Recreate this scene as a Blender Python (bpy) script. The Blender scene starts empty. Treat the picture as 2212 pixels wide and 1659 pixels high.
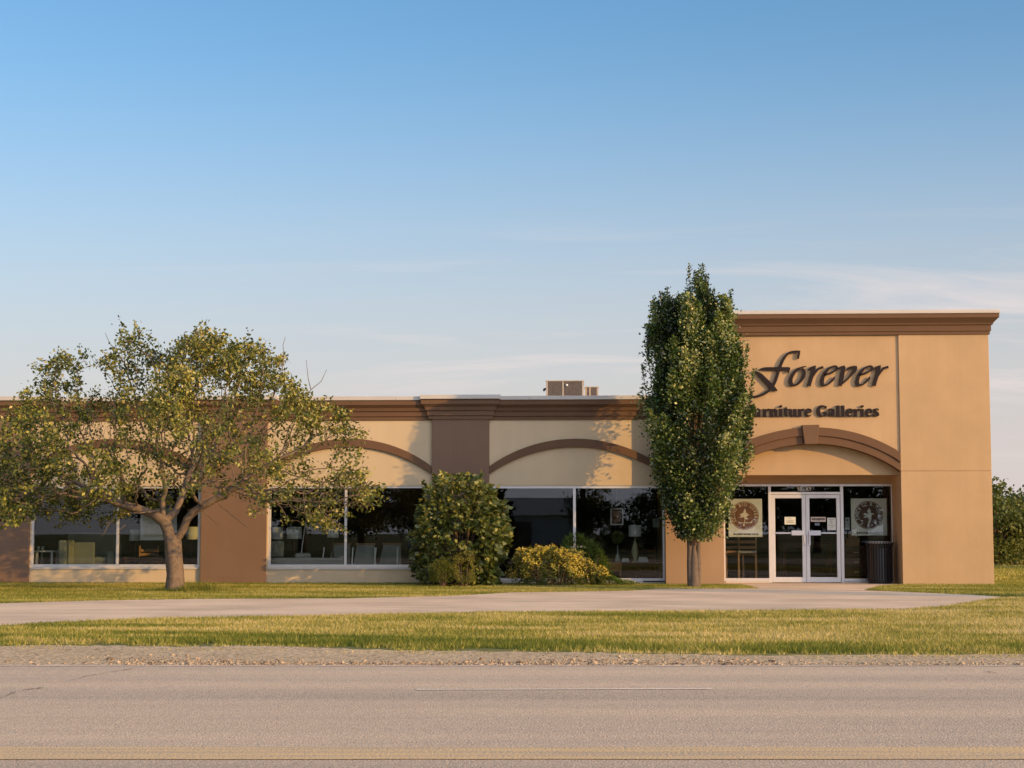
import bpy, bmesh, math, random
import numpy as np
from mathutils import Vector, Matrix, noise

SC = bpy.context.scene
COL = SC.collection
R = math.radians
rng = np.random.default_rng(7)
random.seed(7)

# ------------------------------------------------------------------ camera
F, CXP, CYP = 3700.0, 1106.0, 829.5          # focal length and centre for a 2212 px wide frame
CAM = Vector((0.0, -40.6, 1.23))
YAW, PITCH = R(2.7), R(4.94)
fw = Vector((-math.sin(YAW)*math.cos(PITCH), math.cos(YAW)*math.cos(PITCH), math.sin(PITCH)))
rt = Vector((math.cos(YAW), math.sin(YAW), 0))
up = rt.cross(fw)

def ray(u, v):
    return fw + rt*((u-CXP)/F) - up*((v-CYP)/F)
def at(u, v, Y):
    """world X, Z of photo position (u, v) on the vertical plane y = Y"""
    d = ray(u, v); t = (Y-CAM.y)/d.y
    return CAM.x+d.x*t, CAM.z+d.z*t
def ax(u, Y, v=1150): return at(u, v, Y)[0]
def az(v, Y, u=1200): return at(u, v, Y)[1]
def gd(u, v, z=0.0):
    d = ray(u, v); t = (z-CAM.z)/d.z
    return CAM.x+d.x*t, CAM.y+d.y*t

cam = bpy.data.cameras.new('camera')
camo = bpy.data.objects.new('camera', cam); COL.objects.link(camo)
camo.location = CAM; camo.rotation_euler = (math.pi/2+PITCH, 0, YAW)
cam.sensor_width = 36; cam.lens = 36*F/2212; cam.clip_end = 4000
SC.camera = camo

# ------------------------------------------------------------------ objects
def tag(o, label=None, cat=None, group=None, kind=None):
    if label: o['label'] = label
    if cat: o['category'] = cat
    if group: o['group'] = group
    if kind: o['kind'] = kind
    return o
def thing(name, label, cat, loc=(0,0,0), rz=0.0, group=None):
    o = bpy.data.objects.new(name, None); COL.objects.link(o)
    o.empty_display_size = .2
    o.location = loc; o.rotation_euler = (0,0,rz)
    return tag(o, label, cat, group)
def origin_of(p):
    v = Vector((0,0,0))
    while p is not None:
        v = v + Vector(p.location); p = p.parent
    return v
def copy_tree(o, parent=None):
    c = o.copy(); COL.objects.link(c)
    if parent is not None: c.parent = parent
    for ch in list(o.children): copy_tree(ch, c)
    return c

class MB:
    """collects shapes into one mesh"""
    def __init__(s): s.v = []; s.f = []
    def add(s, vs, fs):
        b = len(s.v); s.v += [tuple(p) for p in vs]; s.f += [tuple(i+b for i in f) for f in fs]; return s
    def box(s, x0, x1, y0, y1, z0, z1):
        if x0 > x1: x0, x1 = x1, x0
        if y0 > y1: y0, y1 = y1, y0
        if z0 > z1: z0, z1 = z1, z0
        return s.add([(x0,y0,z0),(x1,y0,z0),(x1,y1,z0),(x0,y1,z0),(x0,y0,z1),(x1,y0,z1),(x1,y1,z1),(x0,y1,z1)],
                     [(0,3,2,1),(4,5,6,7),(0,1,5,4),(1,2,6,5),(2,3,7,6),(3,0,4,7)])
    def hexa(s, a, b):
        """two quads (bottom and top, same winding) joined"""
        return s.add(list(a)+list(b), [(0,3,2,1),(4,5,6,7),(0,1,5,4),(1,2,6,5),(2,3,7,6),(3,0,4,7)])
    def prism(s, poly, y0, y1):
        """polygon in XZ (any winding) extruded from y0 (front) to y1"""
        n = len(poly)
        a = sum(poly[i][0]*poly[(i+1)%n][1]-poly[(i+1)%n][0]*poly[i][1] for i in range(n))
        if a < 0: poly = poly[::-1]
        vs = [(x,y0,z) for x,z in poly]+[(x,y1,z) for x,z in poly]
        fs = [tuple(range(n)), tuple(range(2*n-1, n-1, -1))]
        fs += [(i, i+n, (i+1)%n+n, (i+1)%n) for i in range(n)]
        return s.add(vs, fs)
    def strip(s, top, bot, y0, y1):
        """band between two XZ polylines of equal length, extruded in y"""
        n = len(top)
        vs = [(x,y0,z) for x,z in top]+[(x,y0,z) for x,z in bot]+[(x,y1,z) for x,z in top]+[(x,y1,z) for x,z in bot]
        fs = []
        for i in range(n-1):
            fs += [(n+i,n+i+1,i+1,i), (2*n+i,2*n+i+1,3*n+i+1,3*n+i), (i,i+1,2*n+i+1,2*n+i), (n+i+1,n+i,3*n+i,3*n+i+1)]
        fs += [(0,2*n,3*n,n), (n-1,2*n-1,4*n-1,3*n-1)]
        return s.add(vs, fs)
    def tube(s, pts, rad, n=8, cap=True):
        pts = [Vector(p) for p in pts]
        if not hasattr(rad, '__len__'): rad = [rad]*len(pts)
        vs = []; fs = []; ref = None
        for i, p in enumerate(pts):
            d = (pts[min(i+1,len(pts)-1)]-pts[max(i-1,0)]).normalized()
            if ref is None:
                ref = Vector((1,0,0)) if abs(d.x) < .8 else Vector((0,1,0))
            a = (ref-d*ref.dot(d)).normalized(); ref = a; b = d.cross(a)
            for k in range(n):
                t = 2*math.pi*k/n
                vs.append(p+(a*math.cos(t)+b*math.sin(t))*rad[i])
        for i in range(len(pts)-1):
            for k in range(n):
                k2 = (k+1)%n
                fs.append((i*n+k, i*n+k2, (i+1)*n+k2, (i+1)*n+k))
        if cap:
            fs.append(tuple(range(n-1,-1,-1))); m = (len(pts)-1)*n; fs.append(tuple(range(m, m+n)))
        return s.add(vs, fs)
    def lathe(s, prof, c=(0,0,0), n=20):
        """profile of (radius, z) turned about the vertical through c"""
        vs = []; fs = []; m = len(prof)
        for r_, z in prof:
            for k in range(n):
                t = 2*math.pi*k/n; vs.append((c[0]+r_*math.cos(t), c[1]+r_*math.sin(t), c[2]+z))
        for i in range(m-1):
            for k in range(n):
                k2 = (k+1)%n; fs.append((i*n+k, i*n+k2, (i+1)*n+k2, (i+1)*n+k))
        fs.append(tuple(range(n-1,-1,-1))); fs.append(tuple(range((m-1)*n, m*n)))
        return s.add(vs, fs)
    def ring_sweep(s, x0, x1, y0, y1, prof):
        """profile of (out, z) swept round a rectangle with mitred corners"""
        m = len(prof); vs = []; fs = []
        for p, z in prof:
            vs += [(x0-p,y0-p,z),(x1+p,y0-p,z),(x1+p,y1+p,z),(x0-p,y1+p,z)]
        for i in range(m-1):
            for k in range(4):
                k2 = (k+1)%4; fs.append((i*4+k, i*4+k2, (i+1)*4+k2, (i+1)*4+k))
        fs.append((3,2,1,0)); fs.append(((m-1)*4,(m-1)*4+1,(m-1)*4+2,(m-1)*4+3))
        return s.add(vs, fs)
    def ribbon(s, pts, y0, y1):
        """variable-width stroke in XZ: pts = (x, z, width), extruded; smoothed"""
        P = smooth(pts)
        n = len(P); top = []; bot = []
        for i in range(n):
            a = P[max(i-1,0)]; b = P[min(i+1,n-1)]
            dx, dz = b[0]-a[0], b[1]-a[1]; l = math.hypot(dx,dz) or 1
            nx, nz = -dz/l, dx/l; w = P[i][2]/2
            top.append((P[i][0]+nx*w, P[i][1]+nz*w)); bot.append((P[i][0]-nx*w, P[i][1]-nz*w))
        return s.strip(top, bot, y0, y1)
    def build(s, name, m, parent=None, bevel=0.0, smooth_=False, local=False):
        off = Vector((0,0,0)) if local else origin_of(parent)
        me = bpy.data.meshes.new(name)
        me.from_pydata([(x-off.x, y-off.y, z-off.z) for x,y,z in s.v], [], s.f)
        me.update()
        bm = bmesh.new(); bm.from_mesh(me); bmesh.ops.recalc_face_normals(bm, faces=bm.faces); bm.to_mesh(me); bm.free()
        o = bpy.data.objects.new(name, me); COL.objects.link(o)
        if m: me.materials.append(m)
        if parent is not None: o.parent = parent
        if smooth_: me.polygons.foreach_set('use_smooth', [True]*len(me.polygons))
        if bevel:
            b = o.modifiers.new('bevel', 'BEVEL'); b.width = bevel; b.segments = 2; b.limit_method = 'ANGLE'; b.angle_limit = R(40)
        return o

def smooth(pts, k=4):
    """Catmull-Rom through points of any dimension"""
    P = [np.array(p, float) for p in pts]
    if len(P) < 3: return [tuple(p) for p in P]
    out = []
    for i in range(len(P)-1):
        p0 = P[i-1] if i else 2*P[0]-P[1]
        p1, p2 = P[i], P[i+1]
        p3 = P[i+2] if i+2 < len(P) else 2*P[-1]-P[-2]
        for j in range(k):
            t = j/k
            out.append(tuple(.5*((2*p1)+(-p0+p2)*t+(2*p0-5*p1+4*p2-p3)*t*t+(-p0+3*p1-3*p2+p3)*t**3)))
    out.append(tuple(P[-1]))
    return out

def np_mesh(name, V, Fc, m, parent=None, tint=None, smooth_=False, off=None):
    V = np.asarray(V, np.float32); Fc = np.asarray(Fc, np.int32)
    o_ = np.array(origin_of(parent) if off is None else off, np.float32)
    V = V - o_
    me = bpy.data.meshes.new(name)
    me.vertices.add(len(V)); me.vertices.foreach_set('co', V.ravel())
    k = Fc.shape[1]
    me.loops.add(Fc.size); me.loops.foreach_set('vertex_index', Fc.ravel())
    me.polygons.add(len(Fc)); me.polygons.foreach_set('loop_start', np.arange(0, Fc.size, k, dtype=np.int32))
    if smooth_: me.polygons.foreach_set('use_smooth', np.ones(len(Fc), bool))
    me.update(calc_edges=True)
    if tint is not None:
        a = me.attributes.new('tint', 'FLOAT', 'POINT'); a.data.foreach_set('value', np.asarray(tint, np.float32))
    if m: me.materials.append(m)
    o = bpy.data.objects.new(name, me); COL.objects.link(o)
    if parent is not None: o.parent = parent
    return o

def text_mesh(body, size, depth, align='CENTER'):
    c = bpy.data.curves.new('text', 'FONT'); c.body = body; c.size = size; c.extrude = depth/2; c.align_x = align; c.align_y = 'CENTER'
    c.resolution_u = 3
    o = bpy.data.objects.new('text', c); COL.objects.link(o)
    dg = bpy.context.evaluated_depsgraph_get(); dg.update()
    me = bpy.data.meshes.new_from_object(o.evaluated_get(dg))
    vs = [tuple(v.co) for v in me.vertices]; fs = [tuple(p.vertices) for p in me.polygons]
    bpy.data.objects.remove(o); bpy.data.meshes.remove(me); bpy.data.curves.remove(c)
    return vs, fs

# ------------------------------------------------------------------ materials
def new_mat(name):
    m = bpy.data.materials.new(name); m.use_nodes = True
    nt = m.node_tree; nt.nodes.clear()
    out = nt.nodes.new('ShaderNodeOutputMaterial')
    return m, nt, out
def N(nt, t, **kw):
    n = nt.nodes.new(t)
    for k, v in kw.items():
        if k in n.inputs: n.inputs[k].default_value = v
        else: setattr(n, k, v)
    return n
def noise_n(nt, vec, scale, detail=4, rough=.55):
    n = nt.nodes.new('ShaderNodeTexNoise'); n.inputs['Scale'].default_value = scale
    n.inputs['Detail'].default_value = detail; n.inputs['Roughness'].default_value = rough
    nt.links.new(vec, n.inputs['Vector']); return n.outputs['Fac']
def ramp(nt, fac, stops):
    r_ = nt.nodes.new('ShaderNodeValToRGB')
    e = r_.color_ramp.elements
    while len(e) < len(stops): e.new(.5)
    for i, (p, c) in enumerate(stops):
        e[i].position = p; e[i].color = (c[0],c[1],c[2],1) if hasattr(c,'__len__') else (c,c,c,1)
    nt.links.new(fac, r_.inputs['Fac']); return r_.outputs['Color']
def mixc(nt, fac, a, b, mode='MIX'):
    m = nt.nodes.new('ShaderNodeMix'); m.data_type = 'RGBA'; m.blend_type = mode
    for s_, v in ((0,fac),(6,a),(7,b)):
        if hasattr(v, 'links') or isinstance(v, bpy.types.NodeSocket): nt.links.new(v, m.inputs[s_])
        elif s_ == 0: m.inputs[0].default_value = v
        else: m.inputs[s_].default_value = (v[0],v[1],v[2],1)
    return m.outputs[2]
def math_n(nt, op, a, b=None, c=None):
    m = nt.nodes.new('ShaderNodeMath'); m.operation = op
    for i, v in enumerate((a,b,c)):
        if v is None: continue
        if isinstance(v, bpy.types.NodeSocket): nt.links.new(v, m.inputs[i])
        else: m.inputs[i].default_value = v
    return m.outputs[0]
def scaled(nt, vec, s):
    m = nt.nodes.new('ShaderNodeMapping'); m.inputs['Scale'].default_value = s
    nt.links.new(vec, m.inputs['Vector']); return m.outputs['Vector']
def pos(nt): return nt.nodes.new('ShaderNodeNewGeometry').outputs['Position']

def pmat(name, col, rough=.8, var=.12, scale=1.5, bump=.0, bscale=60, spec=.3, metal=0., streak=0.):
    m, nt, out = new_mat(name)
    p = pos(nt)
    f = noise_n(nt, p, scale, 6, .6)
    a = tuple(c*(1-var) for c in col); b = tuple(min(1,c*(1+var)) for c in col)
    c = ramp(nt, f, [(.3,a),(.7,b)])
    if streak:
        s_ = noise_n(nt, scaled(nt, p, (5,5,.35)), 1.0, 4, .6)
        c = mixc(nt, math_n(nt,'MULTIPLY', math_n(nt,'SUBTRACT', s_, .42), streak*4), c, tuple(x*.75 for x in col))
    b_ = N(nt, 'ShaderNodeBsdfPrincipled', Roughness=rough, Metallic=metal)
    b_.inputs['Specular IOR Level'].default_value = spec
    nt.links.new(c, b_.inputs['Base Color'])
    if bump:
        bn = N(nt, 'ShaderNodeBump', Strength=bump, Distance=.01)
        nt.links.new(noise_n(nt, p, bscale, 3, .6), bn.inputs['Height']); nt.links.new(bn.outputs['Normal'], b_.inputs['Normal'])
    nt.links.new(b_.outputs[0], out.inputs[0])
    return m

def leaf_mat(name, stops, trans=.35, tcol=(.25,.3,.04), rough=.45, spec=.35):
    m, nt, out = new_mat(name)
    at_ = nt.nodes.new('ShaderNodeAttribute'); at_.attribute_name = 'tint'
    c = ramp(nt, at_.outputs['Fac'], stops)
    b = N(nt, 'ShaderNodeBsdfPrincipled', Roughness=rough); b.inputs['Specular IOR Level'].default_value = spec
    nt.links.new(c, b.inputs['Base Color'])
    t = nt.nodes.new('ShaderNodeBsdfTranslucent')
    nt.links.new(mixc(nt, .5, c, tcol), t.inputs['Color'])
    mx = nt.nodes.new('ShaderNodeMixShader'); mx.inputs[0].default_value = trans
    nt.links.new(b.outputs[0], mx.inputs[1]); nt.links.new(t.outputs[0], mx.inputs[2]); nt.links.new(mx.outputs[0], out.inputs[0])
    return m

def glass_mat(name, tint=(.84,.86,.84), f0=.030):
    m, nt, out = new_mat(name)
    g = nt.nodes.new('ShaderNodeNewGeometry')
    d = nt.nodes.new('ShaderNodeVectorMath'); d.operation = 'DOT_PRODUCT'
    nt.links.new(g.outputs['Incoming'], d.inputs[0]); nt.links.new(g.outputs['Normal'], d.inputs[1])
    c = math_n(nt, 'ABSOLUTE', d.outputs['Value'])
    s5 = math_n(nt, 'POWER', math_n(nt, 'SUBTRACT', 1.0, c), 5.0)
    fr = math_n(nt, 'MULTIPLY_ADD', s5, 1-f0, f0)
    t = nt.nodes.new('ShaderNodeBsdfTransparent'); t.inputs['Color'].default_value = (*tint, 1)
    gl = N(nt, 'ShaderNodeBsdfAnisotropic') if False else nt.nodes.new('ShaderNodeBsdfGlossy')
    gl.inputs['Roughness'].default_value = .004; gl.inputs['Color'].default_value = (.95,.97,1,1)
    bn = N(nt, 'ShaderNodeBump', Strength=.02, Distance=.02)
    nt.links.new(noise_n(nt, pos(nt), .8, 1), bn.inputs['Height']); nt.links.new(bn.outputs['Normal'], gl.inputs['Normal'])
    mx = nt.nodes.new('ShaderNodeMixShader'); nt.links.new(fr, mx.inputs[0])
    nt.links.new(t.outputs[0], mx.inputs[1]); nt.links.new(gl.outputs[0], mx.inputs[2]); nt.links.new(mx.outputs[0], out.inputs[0])
    return m

def sheet_mat(name, build):
    m, nt, out = new_mat(name)
    p = pos(nt)
    c, h, bs, rough = build(nt, p)
    b = N(nt, 'ShaderNodeBsdfPrincipled', Roughness=rough); b.inputs['Specular IOR Level'].default_value = .25
    nt.links.new(c, b.inputs['Base Color'])
    if h is not None:
        bn = N(nt, 'ShaderNodeBump', Strength=bs, Distance=.02)
        nt.links.new(h, bn.inputs['Height']); nt.links.new(bn.outputs['Normal'], b.inputs['Normal'])
    nt.links.new(b.outputs[0], out.inputs[0])
    return m

M = {}
M['tan'] = pmat('tan_stucco', (.48,.325,.182), .9, .12, .5, .3, 90, .15, streak=.13)
M['peach'] = pmat('peach_stucco', (.365,.235,.138), .9, .06, .6, .25, 90, .15, streak=.10)
M['cream'] = pmat('cream_stucco', (.585,.455,.29), .9, .07, .6, .3, 90, .15, streak=.11)
M['brown'] = pmat('brown_trim', (.142,.080,.046), .8, .07, 1.2, .15, 90, .2)
M['mocha'] = pmat('mocha_stucco', (.205,.128,.085), .9, .06, .8, .25, 90, .15, streak=.10)
M['cap'] = pmat('cap_metal', (.53,.49,.44), .5, .06, 1.5, .05, 20, .4)
M['roof'] = pmat('roof_membrane', (.3,.29,.28), .9, .1, 1)
M['alu'] = pmat('aluminium', (.62,.60,.58), .38, .05, 3, .02, 30, .5, .35)
M['steel'] = pmat('brushed_steel', (.55,.55,.58), .3, .05, 3, 0, 30, .5, .7)
M['glass'] = glass_mat('shop_glass')
M['sign'] = pmat('sign_brown', (.018,.010,.008), .5, .1, 3, 0, 30, .2)
M['black'] = pmat('black_metal', (.012,.012,.014), .35, .1, 4, 0, 30, .5)
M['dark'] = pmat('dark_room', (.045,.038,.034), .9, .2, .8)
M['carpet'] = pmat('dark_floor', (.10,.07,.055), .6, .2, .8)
M['paper'] = pmat('paper', (.62,.63,.57), .8, .04, 4)
M['pink'] = pmat('pink_paper', (.62,.52,.43), .8, .05, 4)
M['bluep'] = pmat('blue_sticker', (.12,.15,.22), .7, .1, 4)
M['ink'] = pmat('ink', (.05,.04,.04), .8, .1, 4)
M['emb'] = pmat('emblem_brown', (.19,.085,.045), .7, .12, 8)
M['embd'] = pmat('emblem_dark_brown', (.10,.055,.04), .7, .25, 10)
M['ivory'] = pmat('ivory_print', (.66,.60,.47), .8, .08, 8)
M['linen'] = pmat('lamp_linen', (.62,.64,.60), .9, .05, 4)
M['sage'] = pmat('sage_fabric', (.21,.225,.175), .95, .08, 5, .2, 200)
M['grayf'] = pmat('grey_fabric', (.28,.30,.29), .95, .08, 5, .2, 200)
M['white'] = pmat('white_paint', (.75,.75,.73), .5, .04, 4)
M['wood'] = pmat('orange_wood', (.33,.15,.05), .5, .2, 6)
M['dwood'] = pmat('dark_wood', (.10,.045,.025), .5, .2, 6)
M['lwood'] = pmat('light_wood', (.36,.20,.10), .5, .15, 6)
M['brass'] = pmat('ceramic_yellow', (.6,.55,.33), .35, .08, 5)
M['clear'] = pmat('pale_glass', (.42,.45,.42), .15, .1, 5, 0, 30, .6)
M['hvac'] = pmat('hvac_tan', (.44,.37,.29), .6, .08, 3)
M['grille'] = pmat('hvac_grille', (.20,.16,.13), .7, .2, 12)
M['bark'] = pmat('grey_bark', (.17,.125,.09), .95, .28, 14, .9, 30, .1)
M['bark2'] = pmat('smooth_bark', (.14,.105,.078), .9, .2, 10, .6, 40, .1)
M['twig'] = pmat('dark_twig', (.15,.10,.075), .9, .2, 10)
SUN_E = 2.6; SUN_C = (1.0, .58, .17)
SKY_S = .15; SKY_AIR = 1.0; SKY_DUST = 1.0; SKY_OZ = 1.5; SKY_TINT = (.45,.65,.80)
HZ_TOP = .34; HZ_A = 1.0; HZ_C = (2.74, 2.38, 2.32)
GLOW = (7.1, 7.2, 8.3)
CLOUD_OFF = (0,0,0); CLOUD_A = .95; CLOUD_C = (3.25, 2.85, 2.75)
EXPOSURE = .80
LAMP = (12.0, -17.4)
# ------------------------------------------------------------------ light and sky
SUN_AZ, SUN_EL = 60.0, 11.5        # degrees right of the facade's normal, height
sd = Vector((math.sin(R(SUN_AZ))*math.cos(R(SUN_EL)), -math.cos(R(SUN_AZ))*math.cos(R(SUN_EL)), math.sin(R(SUN_EL))))
sl = bpy.data.lights.new('sun', 'SUN'); sl.energy = SUN_E; sl.angle = R(.5); sl.color = SUN_C
so = bpy.data.objects.new('sun', sl); COL.objects.link(so); so.location = (30,-30,20)
so.rotation_euler = (-sd).to_track_quat('-Z', 'Y').to_euler()

W = bpy.data.worlds.new('World'); SC.world = W; W.use_nodes = True
nt = W.node_tree; nt.nodes.clear()
wo = nt.nodes.new('ShaderNodeOutputWorld'); bg = nt.nodes.new('ShaderNodeBackground')
sky = nt.nodes.new('ShaderNodeTexSky'); sky.sky_type = 'NISHITA'; sky.sun_disc = False
sky.sun_elevation = R(SUN_EL); sky.sun_rotation = math.atan2(sd.x, sd.y)
sky.altitude = 0; sky.air_density = SKY_AIR; sky.dust_density = SKY_DUST; sky.ozone_density = SKY_OZ
tc = nt.nodes.new('ShaderNodeTexCoord')
sep = nt.nodes.new('ShaderNodeSeparateXYZ'); nt.links.new(tc.outputs['Generated'], sep.inputs[0])
# thin cirrus low over the horizon: noise on the direction projected on a high flat layer
zc = math_n(nt, 'MAXIMUM', sep.outputs['Z'], .02)
cx = math_n(nt, 'DIVIDE', sep.outputs['X'], math_n(nt, 'ADD', zc, .12)); cy = math_n(nt, 'DIVIDE', sep.outputs['Y'], math_n(nt, 'ADD', zc, .12))
cmb = nt.nodes.new('ShaderNodeCombineXYZ'); nt.links.new(cx, cmb.inputs[0]); nt.links.new(cy, cmb.inputs[1])
warp = nt.nodes.new('ShaderNodeMapping'); warp.inputs['Rotation'].default_value = (0,0,R(12)); warp.inputs['Scale'].default_value = (.55, 1.7, 1); warp.inputs['Location'].default_value = CLOUD_OFF
nt.links.new(cmb.outputs[0], warp.inputs['Vector'])
n1 = noise_n(nt, warp.outputs['Vector'], 1.5, 7, .62)
n1n = n1.node; n1n.inputs['Distortion'].default_value = .9
cl = ramp(nt, n1, [(.50, 0.), (.72, 1.)])
band = nt.nodes.new('ShaderNodeMapRange'); band.inputs['From Min'].default_value = .02; band.inputs['From Max'].default_value = .09
nt.links.new(sep.outputs['Z'], band.inputs['Value'])
band2 = nt.nodes.new('ShaderNodeMapRange'); band2.inputs['From Min'].default_value = .19; band2.inputs['From Max'].default_value = .11
nt.links.new(sep.outputs['Z'], band2.inputs['Value'])
side = nt.nodes.new('ShaderNodeMapRange'); side.inputs['From Min'].default_value = -.34; side.inputs['From Max'].default_value = .16; side.inputs['To Min'].default_value = .05
nt.links.new(sep.outputs['X'], side.inputs['Value'])
fac = math_n(nt, 'MULTIPLY', math_n(nt, 'MULTIPLY', cl, math_n(nt, 'MULTIPLY', band.outputs[0], side.outputs[0])), math_n(nt, 'MULTIPLY', band2.outputs[0], CLOUD_A))
c1 = mixc(nt, 1.0, sky.outputs[0], SKY_TINT, 'MULTIPLY')
# pale pink haze of the evening air near the horizon
hz = nt.nodes.new('ShaderNodeMapRange'); hz.interpolation_type = 'SMOOTHERSTEP'; hz.inputs['From Min'].default_value = HZ_TOP; hz.inputs['From Max'].default_value = -.05
nt.links.new(sep.outputs['Z'], hz.inputs['Value'])
c2 = mixc(nt, math_n(nt, 'MULTIPLY', hz.outputs[0], HZ_A), c1, HZ_C)
c3 = mixc(nt, fac, c2, CLOUD_C)
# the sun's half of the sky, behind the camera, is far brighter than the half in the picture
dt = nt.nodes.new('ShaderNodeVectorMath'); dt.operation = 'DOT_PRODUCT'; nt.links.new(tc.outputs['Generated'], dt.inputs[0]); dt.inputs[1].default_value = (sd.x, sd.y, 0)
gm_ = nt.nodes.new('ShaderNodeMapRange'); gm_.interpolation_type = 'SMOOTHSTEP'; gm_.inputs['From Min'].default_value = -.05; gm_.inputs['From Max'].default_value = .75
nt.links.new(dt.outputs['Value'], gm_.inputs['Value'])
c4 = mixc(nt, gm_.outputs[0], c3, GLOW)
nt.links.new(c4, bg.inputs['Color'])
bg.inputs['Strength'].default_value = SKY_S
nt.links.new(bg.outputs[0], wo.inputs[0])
SC.view_settings.view_transform = 'Standard'; SC.view_settings.look = 'None'; SC.view_settings.gamma = 1
SC.view_settings.exposure = EXPOSURE

# ------------------------------------------------------------------ ground
def sheet(name, poly, z, m, cuts=0):
    me = bpy.data.meshes.new(name); n = len(poly)
    me.from_pydata([(x,y,z) for x,y in poly], [], [tuple(range(n))]); me.update()
    bm = bmesh.new(); bm.from_mesh(me)
    bmesh.ops.recalc_face_normals(bm, faces=bm.faces)
    for f in bm.faces:
        if f.normal.z < 0: f.normal_flip()
    bmesh.ops.triangulate(bm, faces=bm.faces)
    bm.to_mesh(me); bm.free()
    o = bpy.data.objects.new(name, me); COL.objects.link(o); me.materials.append(m)
    return tag(o, kind='structure')

def lawn_m(nt, p):
    n1 = noise_n(nt, p, .35, 6, .65); n2 = noise_n(nt, scaled(nt, p, (1,1,1)), 9, 4, .7); n3 = noise_n(nt, p, 60, 2, .6)
    f = math_n(nt, 'ADD', math_n(nt, 'MULTIPLY', n1, .7), math_n(nt, 'MULTIPLY', n2, .3))
    c = ramp(nt, f, [(.36,(.10,.125,.025)),(.5,(.19,.185,.045)),(.62,(.34,.27,.10))])
    c = mixc(nt, .45, c, ramp(nt, n3, [(.3,(.05,.06,.015)),(.7,(.26,.24,.09))]))
    return c, n3, .8, .95
def drive_m(nt, p):
    n1 = noise_n(nt, p, .5, 6, .6); n2 = noise_n(nt, p, 45, 3, .6)
    n0 = noise_n(nt, scaled(nt, p, (.25,1.2,1)), 1.2, 4, .6)
    c = ramp(nt, math_n(nt,'ADD', math_n(nt,'MULTIPLY',n1,.6), math_n(nt,'MULTIPLY',n0,.4)), [(.40,(.50,.36,.235)),(.5,(.68,.49,.32)),(.60,(.82,.60,.395))])
    c = mixc(nt, .35, c, ramp(nt, n2, [(.3,(.48,.345,.22)),(.7,(.82,.61,.41))]))
    return c, n2, .5, .9
def road_m(nt, p):
    # aggregate, wheel tracks running along the road
    r_ = nt.nodes.new('ShaderNodeMapping'); r_.vector_type = 'POINT'; r_.inputs['Rotation'].default_value = (0,0,-YAW)
    nt.links.new(p, r_.inputs['Vector'])
    q = r_.outputs['Vector']
    tr = noise_n(nt, scaled(nt, q, (.018, .85, 0)), 1.0, 2, .5)
    sm = noise_n(nt, scaled(nt, q, (.10, .6, 0)), 1.0, 5, .6)
    ag = noise_n(nt, p, 70, 2, .6)
    vo = nt.nodes.new('ShaderNodeTexVoronoi'); vo.inputs['Scale'].default_value = 55; nt.links.new(p, vo.inputs['Vector'])
    base = ramp(nt, math_n(nt,'ADD', math_n(nt,'MULTIPLY',tr,.65), math_n(nt,'MULTIPLY',sm,.35)), [(.41,(.38,.30,.212)),(.50,(.57,.43,.283)),(.59,(.74,.55,.345))])
    agc = ramp(nt, ag, [(.34,(.12,.095,.072)),(.5,(.53,.40,.265)),(.66,(.92,.69,.46))])
    c = mixc(nt, .40, base, agc)
    st = ramp(nt, nt_sep(nt, vo.outputs['Color']), [(0.,(.26,.205,.17)),(.5,(.46,.355,.28)),(1.,(.80,.62,.46))])
    c = mixc(nt, .27, c, st)
    return c, ag, .7, .9
def nt_sep(nt, c):
    s_ = nt.nodes.new('ShaderNodeSeparateColor'); nt.links.new(c, s_.inputs[0]); return s_.outputs[0]
def gravel_m(nt, p):
    vo = nt.nodes.new('ShaderNodeTexVoronoi'); vo.inputs['Scale'].default_value = 24; nt.links.new(p, vo.inputs['Vector'])
    n1 = noise_n(nt, p, .9, 5, .6); n2 = noise_n(nt, p, 50, 3, .6)
    c = ramp(nt, n1, [(.35,(.46,.325,.175)),(.65,(.62,.455,.26))])
    c = mixc(nt, .5, c, ramp(nt, nt_sep(nt, vo.outputs['Color']), [(0,(.17,.12,.075)),(.5,(.50,.365,.215)),(1,(.72,.55,.36))]))
    return c, math_n(nt,'ADD',n2,math_n(nt,'MULTIPLY',vo.outputs['Distance'],1.)), .8, .95
def worn_paint(col):
    def f(nt, p):
        r_ = nt.nodes.new('ShaderNodeMapping'); r_.inputs['Rotation'].default_value = (0,0,-YAW); nt.links.new(p, r_.inputs['Vector'])
        n1 = noise_n(nt, scaled(nt, r_.outputs['Vector'], (.5,9,1)), 1, 6, .65); n2 = noise_n(nt, p, 55, 2, .6)
        f_ = math_n(nt,'ADD', math_n(nt,'MULTIPLY',n1,.5), math_n(nt,'MULTIPLY',n2,.5))
        c = ramp(nt, f_, [(.36,(.46,.34,.23)),(.47,tuple(.6*x+.10 for x in col)),(.52,col)])
        return c, n2, .5, .85
    return f
M['lawn'] = sheet_mat('lawn_soil', lawn_m); M['drive'] = sheet_mat('driveway_gravel', drive_m)
M['road'] = sheet_mat('worn_asphalt', road_m); M['gravel'] = sheet_mat('gravel_shoulder', gravel_m)
M['yellow'] = sheet_mat('worn_yellow_paint', worn_paint((.68,.46,.22))); M['wline'] = sheet_mat('worn_white_paint', worn_paint((.81,.65,.49)))
M['crack'] = pmat('crack_dark', (.07,.06,.055), .95, .2, 8)

sheet('lawn', [(-900,-900),(900,-900),(900,1500),(-900,1500)], 0, M['lawn'])

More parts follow.
